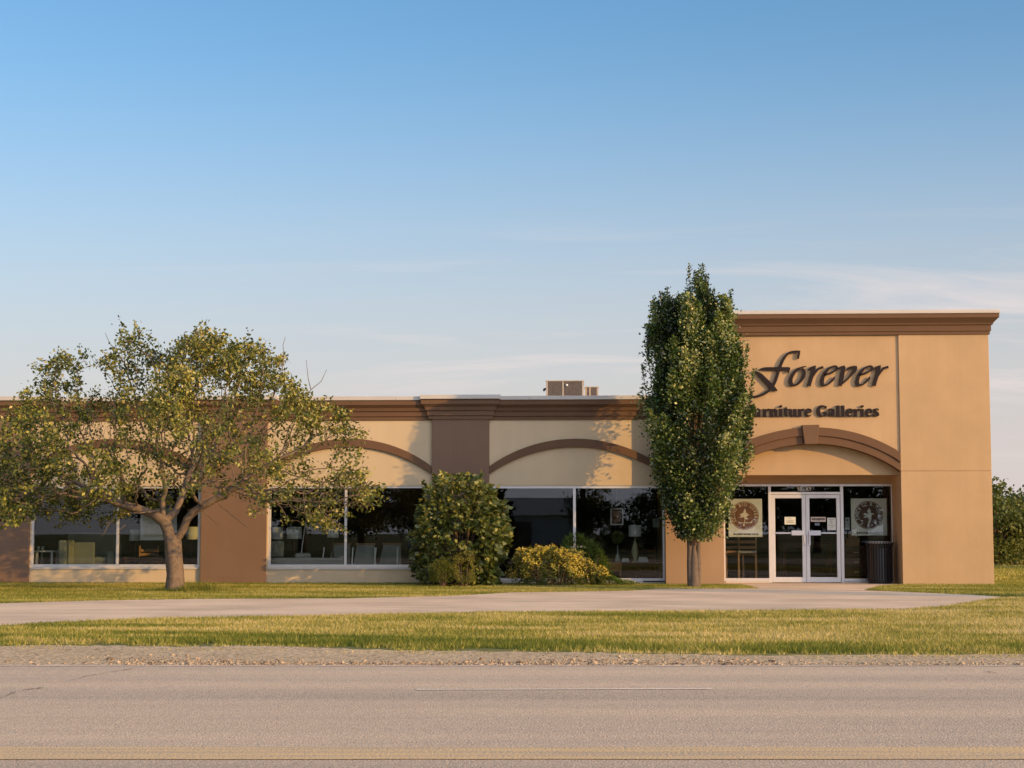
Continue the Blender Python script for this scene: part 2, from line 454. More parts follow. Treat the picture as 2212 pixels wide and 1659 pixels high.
def jag(pts, n=6, amp=.05, seed=1, z=0):
    """photo-plan polyline of ground points, subdivided with a ragged edge"""
    r_ = np.random.default_rng(seed); out = []
    for i in range(len(pts)-1):
        for j in range(n):
            t = j/n; x = pts[i][0]+(pts[i+1][0]-pts[i][0])*t; y = pts[i][1]+(pts[i+1][1]-pts[i][1])*t
            out.append((x, y+r_.normal()*amp))
    out.append(pts[-1]); return out
DRV_TOP = [gd(-260,1309), gd(0,1304), gd(220,1298), gd(435,1294.5), gd(740,1293.5), gd(975,1288), gd(1106,1280.6), gd(1356,1277), gd(1426,1272.5), gd(1646,1272), gd(1700,1273.5), gd(1858,1275.5), gd(1990,1281), gd(2100,1286), gd(2160,1289.5)]
DRV_BOT = [gd(2160,1292.5), gd(2032,1312), gd(1957,1317.5), gd(1606,1320.6), gd(1106,1323), gd(750,1329.6), gd(500,1334.6), gd(300,1338), gd(100,1347), gd(0,1354), gd(-120,1366), gd(-330,1393), gd(-430,1420), gd(-460,1441), gd(-1500,1441), gd(-1250,1400), gd(-950,1360), gd(-600,1325)]
DRV = jag(DRV_TOP, 14, .035, 3) + jag(DRV_BOT, 14, .035, 4)
sheet('driveway', DRV, .008, M['drive'])
WALK = [gd(1640,1273), (ax(1598,0), -.35), (ax(1567,0), .0), (ax(1567,0), 1.25), (ax(1945,0), 1.25), (ax(1945,0), 0), gd(1896,1268), gd(1864,1276.5)]
sheet('walkway', WALK, .012, M['drive'])
GR_TOP = [gd(-330,1399), gd(0,1396), gd(100,1394), gd(400,1397), gd(575,1396), gd(850,1405), gd(1106,1408), gd(1356,1412), gd(1656,1417), gd(2212,1414), gd(2600,1412)]
rd_l, rd_r = gd(-60000,1446), gd(60000,1441)
dirx = Vector((math.cos(YAW), math.sin(YAW)-.0006, 0)).normalized(); nrm = Vector((-dirx.y, dirx.x, 0))
e0 = Vector((*gd(1106,1440),0)); y0_ = Vector((*gd(1106,1633),0))
def along(base, s, off): p = base+dirx*s+nrm*off; return (p.x, p.y)
GR_BOT = [along(e0, 14, -.10), along(e0, -14, -.10)]
sheet('gravel_shoulder', jag(GR_TOP, 16, .06, 5)+[along(e0, 40, .9), along(e0, 420, .9), along(e0, 420, -.10)]+GR_BOT+[along(e0,-420,-.1), along(e0,-420,1.2), along(e0,-40,1.2)], .004, M['gravel'])
w_road = (e0-y0_).dot(nrm)
sheet('road', jag([along(e0,-300,0), along(e0,-12,0), along(e0,12,0), along(e0,300,0)], 60, .012, 6)+[along(y0_,420,-w_road), along(y0_,-420,-w_road)], .012, M['road'])
# lighter paved apron of the driveway mouth on the left
APR = [gd(-400,1443), gd(-400,1401), gd(0,1401), gd(60,1405), gd(130,1413), gd(180,1424), gd(235,1434), gd(265,1440.5), gd(100,1441.5)]
sheet('driveway_apron', jag(APR[:3],8,.02,8)+jag(APR[2:],5,.02,9), .010, M['gravel'])
sheet('yellow_centre_line', jag([along(y0_,-60,-.25), along(y0_,60,-.25)], 500, .006, 10)+jag([along(y0_,60,.27), along(y0_,-60,.27)], 500, .006, 11), .016, M['yellow'])
wl = Vector((*gd(1106,1492),0))
sheet('faded_white_line', jag([gd(900,1492.6), gd(1540,1490.6)], 60, .004, 12)+jag([gd(1540,1493.0), gd(900,1494.8)], 60, .004, 13), .016, M['wline'])
sheet('faded_edge_line', jag([along(e0,-9.3,-.03), along(e0,14,-.03)], 200, .010, 14)+jag([along(e0,14,-.11), along(e0,-9.3,-.11)], 200, .012, 15), .016, M['wline'])
def crack(pts, w, seed):
    P = jag([gd(*p) for p in pts], 10, .03, seed); r_ = np.random.default_rng(seed)
    a = []; b = []
    for i, (x, y) in enumerate(P):
        h = w*(.25+.75*r_.random()); a.append((x, y+h)); b.append((x, y-h))
    sheet('road_crack', a+b[::-1], .0185, M['crack'])
crack([(-30,1524),(0,1512),(18,1506),(30,1500)], .055, 21)
crack([(30,1500),(60,1494),(95,1490)], .035, 25)
crack([(145,1478),(180,1466),(225,1458),(290,1448)], .03, 22)
crack([(2128,1454),(2150,1457),(2175,1466),(2190,1471),(2215,1480)], .035, 24)
sheet('side_path', [gd(2080,1249.5), gd(2600,1249.5), gd(2600,1246.8), gd(2080,1246.8)], .004, M['drive'])
# ------------------------------------------------------------------ the store
YL, YT, YR = .45, 0.0, 1.25          # low wing, tower front, recessed entrance
store = thing('furniture_store', 'long tan stucco store with brown cornices, arched bays and a taller entrance tower', 'store', (-3, 4, 0))
Z = lambda v, Y, u=1000: az(v, Y, u)
XL0 = -24.0
XT0, XT1 = ax(1438, YT, 1250), ax(2148, YT, 1262)
XE0, XE1 = ax(1565, YT, 1250), ax(1946, YT, 1020)
zt_cap, zt_w = az(668, YT-.22, 2140), az(720.5, YT, 2140)
ROOF_Z = az(880, YL, 800)
# low wing: openings  (x0, x1, sill, head)
b1 = (ax(66, YL, 1180), ax(431, YL, 1180)); b2 = (ax(578.5, YL, 1180), ax(933, YL, 1180)); b3 = (ax(1057, YL, 1180), ax(1437.5, YL, 1180))
z_head = az(1049, YL, 1240); z_s1 = az(1226, YL, 800); z_s3 = .075
TH = .28
wl_ = MB()
wl_.box(XL0, XT0, YL, YL+TH, z_head, az(858, YL, 800)-.04)
for a, b in ((XL0, b1[0]), (b1[1], b2[0]), (b2[1], b3[0])): wl_.box(a, b, YL, YL+TH, -.1, z_head)
wl_.box(b1[0], b1[1], YL, YL+TH, -.1, z_s1); wl_.box(b2[0], b2[1], YL, YL+TH, -.1, z_s1)
wl_.build('wall', M['cream'], store)
MB().box(b3[0], ax(1388,YL), YL-.05, YL+TH, -.1, z_s3).box(ax(1388,YL), b3[1], YL+.03, YL+TH, -.1, z_s3-.03).build('window_kerb', M['cap'], store, .008)
# rear and side walls, roof
MB().box(XL0, XL0+TH, YL+TH, 20, -.1, ROOF_Z+.3).box(XL0, XT1, 20, 20.3, -.1, ROOF_Z+.3).box(XT1-.3, XT1, 5.001, 20, -.1, ROOF_Z+.3).build('rear_wall', M['tan'], store)
MB().box(XL0+TH, XT0+.001, YL+TH, 20, ROOF_Z-.55, ROOF_Z-.35).box(XT0, XT1-.301, 5.001, 20, ROOF_Z-.55, ROOF_Z-.35).build('roof', M['roof'], store)

def cornice_low(x0, x1, out, ztop, name, parent, capname=True, y1=YL+TH, ends=True):
    """front cornice with stepped bands; out = extra projection"""
    zz = [az(v, YL-.1, 800)+ztop for v in (865.5, 875.5, 879, 888.6, 889.4, 899.4, 900.2, 907.6)]
    pr = [(0, zz[0]), (.20, zz[0]), (.20, zz[1]), (.185, zz[1]-.01), (.12, zz[2]-.03), (.10, zz[3]), (.065, zz[4]), (.065, zz[5]), (.035, zz[6]), (.035, zz[7]), (0, zz[7])]
    pr = [(p+out if 0 < i < 10 else p, z) for i, (p, z) in enumerate(pr)]
    b = MB(); vs = []; fs = []; m = len(pr)
    for p, z in pr:
        e = p if ends else 0
        vs += [(x0-e, YL+.12, z), (x0-e, YL-p, z), (x1+e, YL-p, z), (x1+e, YL+.12, z)]
    for i in range(m-1):
        for k in range(3): fs.append((i*4+k, i*4+k+1, (i+1)*4+k+1, (i+1)*4+k))
    b.add(vs, fs)
    o = b.build(name, M['brown'] if not ends else M['mocha2'], parent)
    return o, zz
M['mocha2'] = pmat('mocha_trim', (.155,.092,.056), .85, .07, 1.2, .15, 90, .2)
cor, zz = cornice_low(XL0, XT0, 0, 0, 'cornice', store, ends=False)
zc0, zc1 = zz[0]+.002, az(856.5, YL-.2, 800)
capb = MB()
for i, (a, b) in enumerate(zip(np.linspace(XL0, XT0, 9)[:-1], np.linspace(XL0, XT0, 9)[1:])):
    capb.box(a+.002, b-.002, YL-.225, YL+TH+.05, zc0, zc1+(.003 if i % 2 else 0))
capb.build('parapet_cap', M['cap'], store, .006)

# pilasters with capitals
for u0, u1, ex in ((-62, 63, 0), (433.5, 575, 0), (932.5, 1056.5, 0)):
    x0, x1 = ax(u0, YL-.08), ax(u1, YL-.08)
    p = MB().box(x0, x1, YL-.08, YL-.001, -.1, zz[7]+.02).build('pilaster', M['mocha'], store, .006)
    c, zz2 = cornice_low(x0+.02, x1-.02, .075, .018, 'capital', p)
    MB().box(x0-.28, x1+.28, YL-.325, YL+TH+.07, zz2[0]+.003, zc1+.028).build('capital_cap', M['cap'], p, .006)

# low arches
def arch_pts(cu, hw, v_apex, v_spring, Y, n=28, ex=0):
    rise = v_spring-v_apex; Rr = (hw*hw+rise*rise)/(2*rise)
    return [at(cu+du, v_apex+Rr-math.sqrt(max(Rr*Rr-du*du,0)), Y) for du in np.linspace(-hw-ex, hw+ex, n)]
for cu, hw in ((754.5, 177.5), (1243.5, 186.5), (248, 184)):
    hw2 = hw-.4
    MB().strip(arch_pts(cu, hw2, 947.5, 1006.5, YL-.07), arch_pts(cu, hw2, 965.5, 1023, YL-.07), YL-.07, YL-.001).build('arch', M['brown'], store, .006)

# window frames and panes
def window(name, x0, x1, z0, z1, y, mull, parent, fw_=.055, bot=.07, push=None):
    f = MB()
    f.box(x0, x1, y, y+.10, z1-fw_, z1); f.box(x0, x1, y-.012, y+.10, z0, z0+bot)
    xs = [x0+fw_/2]+list(mull)+[x1-fw_/2]
    for x in xs: f.box(x-fw_/2, x+fw_/2, y+.004, y+.096, z0+bot, z1-fw_)
    o = f.build(name, M['alu'], parent, .004)
    for a, b in zip(xs[:-1], xs[1:]):
        MB().box(a+fw_/2-.004, b-fw_/2+.004, y+.05, y+.056, z0+bot-.004, z1-fw_+.004).build('pane', M['glass'], o)
    return o
w1 = window('window', b1[0], b1[1], z_s1, z_head, YL+.03, [ax(253.5, YL+.03)], store)
w2 = window('window', b2[0], b2[1], z_s1, z_head, YL+.03, [ax(746.3, YL+.03)], store)
w3 = window('window', b3[0], b3[1], z_s3, z_head, YL+.03, [ax(1241, YL+.03)], store, .065, .06)
MB().box(ax(1246,YL), ax(1268,YL), YL-.02, YL+.03, az(1183,YL,1241), az(1179,YL,1241)).box(ax(1225,YL), ax(1238,YL), YL-.02, YL+.03, az(1184,YL,1241), az(1180.5,YL,1241)).build('grab_bar', M['alu'], w3, .004)
# exterior sill of bays 1 and 2
for b_ in (b1, b2):
    MB().box(b_[0]+.01, b_[1]-.01, YL-.02, YL+.028, z_s1-.05, z_s1-.004).build('window_sill', M['cap'], store, .006)

# tower
YS = .04
zsof = az(1026, .30, 1760)
arch_o = arch_pts(1757, 191.5, 923, 979, 0); arch_m = arch_pts(1757, 190.5, 941.3, 998.8, 0); arch_i = arch_pts(1757, 189.5, 958.5, 1018.5, 0)
MB().box(XT0, XE0, YT, 1.6, -.1, zt_w+.02).build('corner_pier', M['peach'], store, .01)
z_j = az(1017.5, YT, 2040)
MB().box(XE1, XT1, YT, 1.6, -.1, z_j-.006).box(XE1, XT1, YT, 1.6, z_j+.006, zt_w+.02).box(XE1+.01, XT1-.01, YT+.012, 1.5, z_j-.007, z_j+.007).build('tower_pier', M['tan'], store, .006)
MB().prism([(XE0, zt_w+.02)]+[(x if 0 < i < 27 else (XE0 if i == 0 else XE1), z-.08) for i, (x, z) in enumerate(arch_o)]+[(XE1, zt_w+.02)], YS, .30).build('sign_wall', M['tan'], store)
MB().box(XE0, XE1, .302, YR+.2, zsof+.002, zsof+1.2).build('arch_infill', M['tan'], store)
MB().box(XT0, XT0+.3, 1.6, 5, -.1, zt_w+.02).box(XT1-.3, XT1, 1.6, 5, -.1, zt_w+.02).box(XT0+.3, XT1-.3, 4.7, 4.98, ROOF_Z-.3, zt_w+.02).box(XT0+.3, XT1-.3, .4, 4.7, zt_w-.3, zt_w-.2).build('tower_side_wall', M['tan'], store)
def clipx(P): return [(min(max(x, XE0+.001), XE1-.001), z) for x, z in P]
up_ = MB().strip(clipx(arch_o), clipx([(x, z) for x, z in arch_m]), -.035, .299).build('arch', M['brown'], store, .008)
MB().strip(clipx([(x, z-.002) for x, z in arch_m]), clipx(arch_i), .0, .297).build('lower_band', M['brown'], up_, .008)
kx = lambda u: ax(u, -.10, 940)
MB().prism([(kx(1733), az(918,-.1,1757)), (kx(1770.5), az(917.3,-.1,1757)), (kx(1765.5), az(959.2,-.1,1757)), (kx(1738), az(959.4,-.1,1757))], -.10, .20).build('keystone', M['mocha2'], store, .01)
# tower cornice
tz = [az(v, -.15, 2140) for v in (676.8, 686, 692, 700, 700.9, 713.4, 714.2, 720.6)]
pr = [(.0, tz[0]), (.215, tz[0]), (.215, tz[1]), (.20, tz[1]-.01), (.13, tz[2]-.015), (.10, tz[2]-.05), (.09, tz[3]), (.055, tz[4]), (.055, tz[5]), (.03, tz[6]), (.03, tz[7]), (0, tz[7])]
MB().ring_sweep(XT0, XT1, YT, 5, pr[::-1]).build('tower_cornice', M['brown'], store)
MB().ring_sweep(XT0, XT1, YT, 5, [(.20, tz[0]+.002), (.235, tz[0]+.002), (.235, tz[0]+.05), (.222, tz[0]+.055), (.222, zt_cap), (.0, zt_cap)]).build('tower_cap', M['cap'], store, .004)

# recessed entrance
y = YR
h_top = az(1045.4, y, 1750); h_bot = az(1050.3, y, 1750); zb = .01
xl, xr = ax(1562, y), ax(1931, y)
MB().box(xl-.35, XE1+.3, y+.03, y+.2, h_top+.001, zsof+.001).box(xr+.001, XE1+.3, y+.03, y+.2, -.05, h_top).build('entrance_wall', M['tan'], store)
ms = [(ax(1660.6,y), ax(1666.4,y)), (ax(1816.3,y), ax(1823,y))]
ef = MB().box(xl, xr, y, y+.1, h_bot, h_top)
for a, b in ms: ef.box(a, b, y+.002, y+.098, zb, h_bot)
ef.box(xr-.05, xr, y+.002, y+.098, zb, h_bot).box(xl, xl+.05, y+.002, y+.098, zb, h_bot)
zk = az(1249, y, 1610)
ef.box(xl+.05, ms[0][0], y, y+.1, zk-.06, zk).box(ms[1][1], xr-.05, y, y+.1, zk-.07, zk-.005)
zt0, zt1 = az(1068, y, 1740), az(1062.6, y, 1740)
ef.box(ms[0][1], ms[1][0], y+.004, y+.096, zt0, zt1)
ent = ef.build('entrance_frame', M['alu'], store, .004)
for k_ in ((xl+.05, ms[0][0], zk-.061), (ms[1][1], xr-.05, zk-.071)): MB().box(k_[0], k_[1], y-.03, y+.1, -.05, k_[2]).build('entrance_kerb', M['cap'], store, .006)
gl = lambda a, b, c, d: MB().box(a, b, y+.05, y+.056, c, d)
gl(xl+.046, ms[0][0]+.004, zk-.004, h_bot+.004).build('pane', M['glass'], ent)
gl(ms[1][1]-.004, xr-.046, zk-.009, h_bot+.004).build('pane', M['glass'], ent)
tr_ = gl(ms[0][1]-.004, ms[1][0]+.004, zt1-.004, h_bot+.004).build('transom_pane', M['glass'], ent)
# street number above the doors
vs, fs = text_mesh('9&1X9', .155, .004)
xc, zc_ = ax(1739, y), az(1056.5, y, 1739)
MB().add([(xc+p[0]*.8, y+.044-p[2], zc_+p[1]) for p in vs], fs).build('street_number', M['ivory'], tr_)
# door leaves
dx0, dx1 = ms[0][1]+.006, ms[1][0]-.006; dm = (dx0+dx1)/2
z0d, z1d = .02, zt0-.006; sw, rt_, rb = .088, .085, .125
zpb = az(1151.5, y, 1740)
for s_, (a, b) in ((1, (dx0, dm-.003)), (-1, (dm+.003, dx1))):
    d = MB().box(a, b, y+.02, y+.075, z1d-rt_, z1d).box(a, b, y+.02, y+.075, z0d, z0d+rb)
    d.box(a, a+sw, y+.021, y+.074, z0d+rb, z1d-rt_).box(b-sw, b, y+.021, y+.074, z0d+rb, z1d-rt_)
    dl = d.build('door', M['alu'], store, .004)
    MB().box(a+sw-.004, b-sw+.004, y+.045, y+.051, z0d+rb-.004, z1d-rt_+.004).build('pane', M['glass'], dl)
    pl, pr_ = a+sw, b-sw
    pb = MB().box(pl, pr_, y+.0, y+.018, zpb-.016, zpb+.016)
    hx = (pr_-.26, pr_+.03) if s_ == 1 else (pl-.03, pl+.26)
    pb.box(hx[0], hx[1], y-.02, y+.019, zpb-.055, zpb+.06)
    pb.build('push_bar', M['steel'], dl, .004)
    hx = b-.045 if s_ == 1 else a+.055
    h = MB().box(hx-.045, hx+.045, y-.012, y+.019, az(1178.5,y,1740), az(1154.5,y,1740)).tube([(hx, y-.012, zpb-.04), (hx, y-.06, zpb-.05), (hx, y-.06, zpb-.24), (hx, y-.012, zpb-.25)], .012, 8)
    h.build('handle', M['steel'], dl, .003)
# rooms behind the glass
zf = .03
rm = MB()
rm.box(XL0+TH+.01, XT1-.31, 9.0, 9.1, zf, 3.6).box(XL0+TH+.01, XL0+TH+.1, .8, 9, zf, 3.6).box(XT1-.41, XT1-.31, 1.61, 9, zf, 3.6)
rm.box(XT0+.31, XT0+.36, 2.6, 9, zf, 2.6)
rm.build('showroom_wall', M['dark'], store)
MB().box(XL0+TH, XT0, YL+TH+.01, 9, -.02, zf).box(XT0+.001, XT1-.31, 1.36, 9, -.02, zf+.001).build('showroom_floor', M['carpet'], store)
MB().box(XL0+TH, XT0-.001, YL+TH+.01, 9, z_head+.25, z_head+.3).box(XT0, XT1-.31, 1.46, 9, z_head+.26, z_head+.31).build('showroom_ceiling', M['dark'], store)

# ------------------------------------------------------------------ lettering
def mk_sign(name, label, letters, zoom, Y, depth, standoff, cat='sign'):
    """letters: list of lists of strokes (x, y, width) in a drawing of scale zoom=(ox, oy, k)"""
    ox, oy, k = zoom
    px = lambda x, y_: at((ox+x/k)/1.8517, (oy+y_/k)/1.8517, Y)
    xs = [px(p[0], p[1]) for L in letters for S_ in L for p in S_]
    cx_ = sum(x for x, _ in xs)/len(xs)
    root = thing(name, label, cat, (cx_, Y, min(z for _, z in xs)))
    sc = (px(100, 0)[0]-px(0, 0)[0])/100
    for L in letters:
        b = MB()
        for i, S_ in enumerate(L):
            y0 = Y-standoff-depth-.0013*i
            if len(S_) == 1 or isinstance(S_, dict): continue
            P = [(*px(p[0], p[1]), p[2]*sc) for p in S_]
            b.ribbon(P, y0, Y-standoff+.0013*i)
        b.build('letter', M['sign'], root)
    return root
f_ = [[(1500,165,46),(1478,270,62),(1455,388,56)],
      [(1515,192,62),(1380,190,62),(1250,212,62),(1150,272,60),(1060,390,74),(990,530,80),(930,690,84),(880,850,84),(830,1000,84),(770,1120,78),(690,1230,70),(560,1330,72),(420,1400,62),(260,1440,70),(60,1440,60),(-120,1380,50),(-220,1290,40)],
      [(370,700,8),(480,665,62),(620,662,88),(900,665,95),(1200,662,95)],
      [(1225,630,50),(1200,700,60),(1178,775,36)],
      [(215,750,40),(330,770,62),(430,850,112),(560,980,122),(680,1100,126),(790,1210,112),(885,1268,36)]]
o_ = [[(1520,645,62),(1400,715,76),(1290,860,96),(1252,980,108),(1270,1080,104),(1340,1118,64),(1450,1080,58),(1560,960,84),(1622,830,92),(1620,720,84),(1550,655,56)],
      [(1490,650,34),(1600,612,40),(1690,600,16)]]
r_ = [[(1890,610,118),(1850,820,108),(1800,980,104),(1755,1140,104)], [(1715,695,12),(1840,640,72),(1950,585,36)], [(1880,860,44),(1960,730,60),(2050,650,58),(2160,622,72)]]
e_ = [[(240,702,58),(400,655,54),(520,595,46),(590,535,64),(588,475,66),(520,452,44),(430,485,48),(320,575,80),(230,700,96),(190,830,102),(188,930,100),(240,982,64),(330,960,48),(430,882,56),(500,810,62),(532,742,24)]]
v_ = [[(590,535,16),(700,492,56),(810,448,44)], [(790,460,88),(760,600,116),(730,750,116),(702,900,104),(680,995,92)], [(690,975,54),(800,885,48),(920,775,52),(1030,640,74),(1100,540,104),(1122,460,58)], [(845,595,14),(930,510,62),(1050,482,72),(1145,472,62)]]
sh = lambda L, dx, dy=0: [[(p[0]+dx, p[1]+dy, p[2]) for p in S_] for S_ in L]
script = [f_, o_, r_]+[sh(e_, 1935.5, 138), sh(v_, 1935.5, 138), sh(e_, 1935.5+972, 138), sh(r_, 1795+1935.5, -138+138)]
script[6] = sh(r_, 1795, -8)
mk_sign('script_sign', 'large dark brown slanted script lettering high on the tan entrance tower', script, (2980,1380,6.9125), YS, .032, .032)
# bold serif line
def serif(x0, x1, y_, w=24): return [(x0,y_,w),(x1,y_,w)]
def stem(x, y0, y1, w): return [(x,y0,w),(x,y1,w)]
def L_i(x, dot=True, y0=275):
    L = [stem(x,y0,490,92), serif(x-75,x+68,482,22), [(x-75,y0+2,8),(x-20,y0+2,26),(x+30,y0,30)]]
    if dot: L.append([(x-52,190,30),(x-10,190,66),(x+28,190,66),(x+42,190,36)])
    return L
def L_r(x): return [stem(x,270,490,92), serif(x-75,x+72,482,22), [(x-80,277,8),(x-20,277,26)], [(x+20,350,22),(x+55,300,42),(x+105,290,66),(x+125,300,50)]]
def L_n(x): return [stem(x,270,490,88), serif(x-72,x+62,482,22), [(x-78,277,8),(x-20,277,26)], [(x+25,330,24),(x+70,285,44),(x+112,290,72),(x+130,340,90),(x+130,490,90)], serif(x+70,x+190,483,22)]
def L_u(x): return [[(x,275,88),(x,420,88),(x+28,462,60),(x+70,468,40),(x+105,440,28)], [(x-70,277,20),(x+30,277,24)], stem(x+132,270,488,88), [(x+70,277,20),(x+160,277,22)], serif(x+125,x+190,482,20)]
def L_t(x): return [[(x+15,205,20),(x+5,260,80),(x,300,92),(x,430,92),(x+25,470,54),(x+75,462,20)], [(x-72,278,14),(x-20,272,28),(x+75,272,24)]]
def L_e(x): return [[(x-70,370,30),(x+90,366,30)], [(x+95,372,20),(x+78,310,62),(x+20,272,40),(x-40,300,66),(x-68,375,92),(x-40,450,76),(x+15,478,44),(x+75,455,24),(x+108,425,8)]]
def L_l(x): return [stem(x,165,488,92), serif(x-72,x+68,482,22), [(x-80,190,8),(x-20,180,26),(x+20,168,16)]]
def L_a(x): return [[(x-95,330,66),(x-60,275,40),(x,270,44),(x+40,300,72),(x+48,360,90),(x+48,440,88),(x+75,472,40),(x+100,468,12)], [(x+40,365,26),(x-30,375,54),(x-78,420,76),(x-55,465,54),(x+5,455,30),(x+40,425,20)]]
def L_G(x): return [[(x+120,265,14),(x+105,215,46),(x+40,178,36),(x-40,195,76),(x-100,260,110),(x-112,330,116),(x-90,410,106),(x-30,470,60),(x+40,478,36),(x+110,455,40)], stem(x+100,365,455,88), [(x-5,362,10),(x+60,362,26),(x+150,358,16)], [(x+128,175,16),(x+122,265,18)]]
def L_s(x): return [[(x+78,315,14),(x+60,275,40),(x+5,268,36),(x-50,300,66),(x-20,355,84),(x+40,395,86),(x+62,440,70),(x+10,478,36),(x-50,462,34),(x-78,415,14)], [(x+76,262,14),(x+76,315,14)], [(x-80,410,14),(x-80,485,14)]]
def L_F(x): return [stem(x,165,488,105), serif(x-85,x+90,482,24), [(x-85,175,24),(x+185,175,26)], [(x+175,170,10),(x+180,265,16)], [(x+40,322,26),(x+120,322,24)], [(x+118,275,14),(x+118,370,14)]]
serifs = [L_F(-30), L_u(275), L_r(578), L_n(772), L_i(1050), L_t(1195), L_u(1335), L_r(1612), L_e(1852)]
d = 1917
serifs += [L_G(350+d), L_a(630+d), L_l(818+d), L_l(962+d), L_e(1150+d), L_r(1332+d), L_i(1532+d), L_e(1722+d), L_s(1935+d)]
sg = mk_sign('serif_sign', 'smaller dark brown upright serif lettering under the large script on the tan tower', serifs, (2980,1600,7.373), YS, .03, .02)

# ------------------------------------------------------------------ papers and posters on the entrance glass
def board(name, label, u0, v0, u1, v1, Yb, m, lines=(), cat='notice', lm=None, th=.004):
    x0, z1 = at(u0, v0, Yb); x1, z0 = at(u1, v1, Yb)
    o = MB().box(x0, x1, Yb, Yb+th, z0, z1).build(name, m, None, local=False)
    me = o.data; c = Vector(((x0+x1)/2, Yb, z0)); me.transform(Matrix.Translation(-c)); o.location = c
    tag(o, label, cat)
    if lines:
        b = MB(); r2 = np.random.default_rng(int(u0))
        for (a, b_, zf_, h) in lines:
            x = a
            while x < b_:
                w = .02+.035*r2.random()
                b.box(x0+(x1-x0)*x, x0+(x1-x0)*min(x+w, b_), Yb-.0015, Yb-.0003, z1-(z1-z0)*(zf_+h*(.8+.4*r2.random())), z1-(z1-z0)*zf_); x += w+.012
        b.build('print', lm or M['ink'], o)
    return o
vz = lambda x, y_: ((2850+x*.36166)/1.8517, (1850+y_*.36166)/1.8517)
def zb_(x0, y0, x1, y1): return (*vz(x0,y0), *vz(x1,y1))
yb = y+.058
board('notice', 'small white printed notice on the glass of the left entrance door', *zb_(797,602,920,685), y+.04, M['paper'], [(.28,.62,.16,.05),(.12,.85,.42,.05),(.2,.8,.62,.06),(.15,.86,.74,.05)])
board('notice', 'pinkish strip sign with dark letters on the right entrance door', *zb_(1087,602,1252,655), y+.04, M['pink'], [(.06,.95,.2,.5)])
board('notice', 'tall grey printed sheet on the right entrance door', *zb_(1268,611,1365,748), y+.04, M['paper'], [(.2,.8,.12,.03),(.35,.62,.24,.03),(.35,.62,.33,.03),(.35,.62,.42,.03),(.12,.9,.60,.03),(.4,.7,.75,.03)])
board('sticker', 'tiny blue sticker below the pink strip on the right entrance door', *zb_(1130,668,1187,698), y+.04, M['bluep'], [(.1,.4,.2,.5),(.55,.9,.2,.5)], 'sticker', M['grayf'])
board('notice', 'dim framed sheet hanging inside the window right of the entrance doors', *zb_(1468,608,1517,745), y+.12, M['grayf'], [(.2,.75,.15,.12),(.2,.8,.5,.04)])
def poster(label, box_, cu, cv, rr, letters, a0, a1, fig, yb, disc, lets):
    o = board('poster', label, *box_, yb, M['paper'], [(.14,.88,.905,.045)], 'poster')
    cx_, cz_ = at(*vz(cu, cv), yb); rad = at(*vz(cu+rr, cv), yb)[0]-cx_
    circ = lambda r1, n=40: [(cx_+r1*math.cos(2*math.pi*i/n), cz_+r1*math.sin(2*math.pi*i/n)) for i in range(n)]
    e = MB().prism(circ(rad), yb-.0016, yb-.0002).build('emblem', disc, o)
    def ringb(r1, r2, y0):
        b = MB(); n = 40
        P = [(cx_+r1*math.cos(2*math.pi*i/n), cz_+r1*math.sin(2*math.pi*i/n)) for i in range(n+1)]; Q = [(cx_+r2*math.cos(2*math.pi*i/n), cz_+r2*math.sin(2*math.pi*i/n)) for i in range(n+1)]
        return b.strip(P, Q, y0, yb-.0017)
    ringb(rad*.955, rad*.935, yb-.003).build('ring', M['ivory'], e)
    ringb(rad*.63, rad*.60, yb-.003).build('ring', M['embd'], e)
    b = MB()
    for i, ch in enumerate(letters):
        if ch == ' ': continue
        t = R(a0+(a1-a0)*i/(len(letters)-1))
        vs, fs = text_mesh(ch, rad*.36, .001)
        c_, s_ = math.cos(t-math.pi/2), math.sin(t-math.pi/2)
        b.add([(cx_+math.cos(t)*rad*.775+(p[0]*.8*c_-p[1]*s_), yb-.003-p[2], cz_+math.sin(t)*rad*.775+(p[0]*.8*s_+p[1]*c_)) for p in vs], fs)
    b.build('lettering', lets, e)
    b = MB()
    for k, poly in enumerate(fig): b.prism([(cx_+p[0]*rad, cz_+p[1]*rad) for p in poly], yb-.0034-.0004*k, yb-.0018)
    b.build('figure', lets, e)
T = lambda P, c, r1: [((x-c[0])/r1, -(y_-c[1])/r1) for x, y_ in P]
figL = [T([(600,655),(625,670),(645,755),(712,800),(655,838),(640,870),(690,885),(660,915),(610,905),(612,985),(595,985),(598,880),(560,850),(520,870),(468,860),(515,835),(482,782),(560,755)], (600,820), 350),
        T([(400,930),(450,985),(610,990),(740,985),(770,955),(800,900),(785,960),(770,1000),(600,1003),(450,1000)], (600,820), 350), T([(560,1020),(600,1010),(600,1060),(580,1080),(562,1060)], (600,820), 350)]
figR = [T([(390,455),(418,405),(437,425),(445,480),(482,485),(455,530),(452,580),(425,630),(410,690),(392,690),(400,630),(420,585),(400,545),(340,560),(330,545),(385,525),(325,510),(345,480),(415,500)], (412,515), 225),
        T([(265,670),(330,625),(300,665)], (412,515), 225), T([(460,610),(500,630),(520,600),(540,660),(495,645)], (412,515), 225), T([(280,590),(330,600),(300,620)], (412,515), 225)]
poster('cream poster with a rust brown round emblem behind the glass left of the doors', zb_(175,402,553,823), 355, 588, 158, 'COINS BIU USVEAI', 205, -22, figL, yb+.01, M['emb'], M['ivory'])
poster('pale grey poster with a dark brown round emblem behind the glass right of the doors', zb_(1530,398,1932,808), 1727, 582, 158, 'EPNTY GZ B-IUDGEV', 200, -18, figR, yb+.01, M['embd'], M['linen'])

M['slat'] = pmat('slat_enamel', (.014,.014,.017), .30, .1, 4, 0, 30, .6)
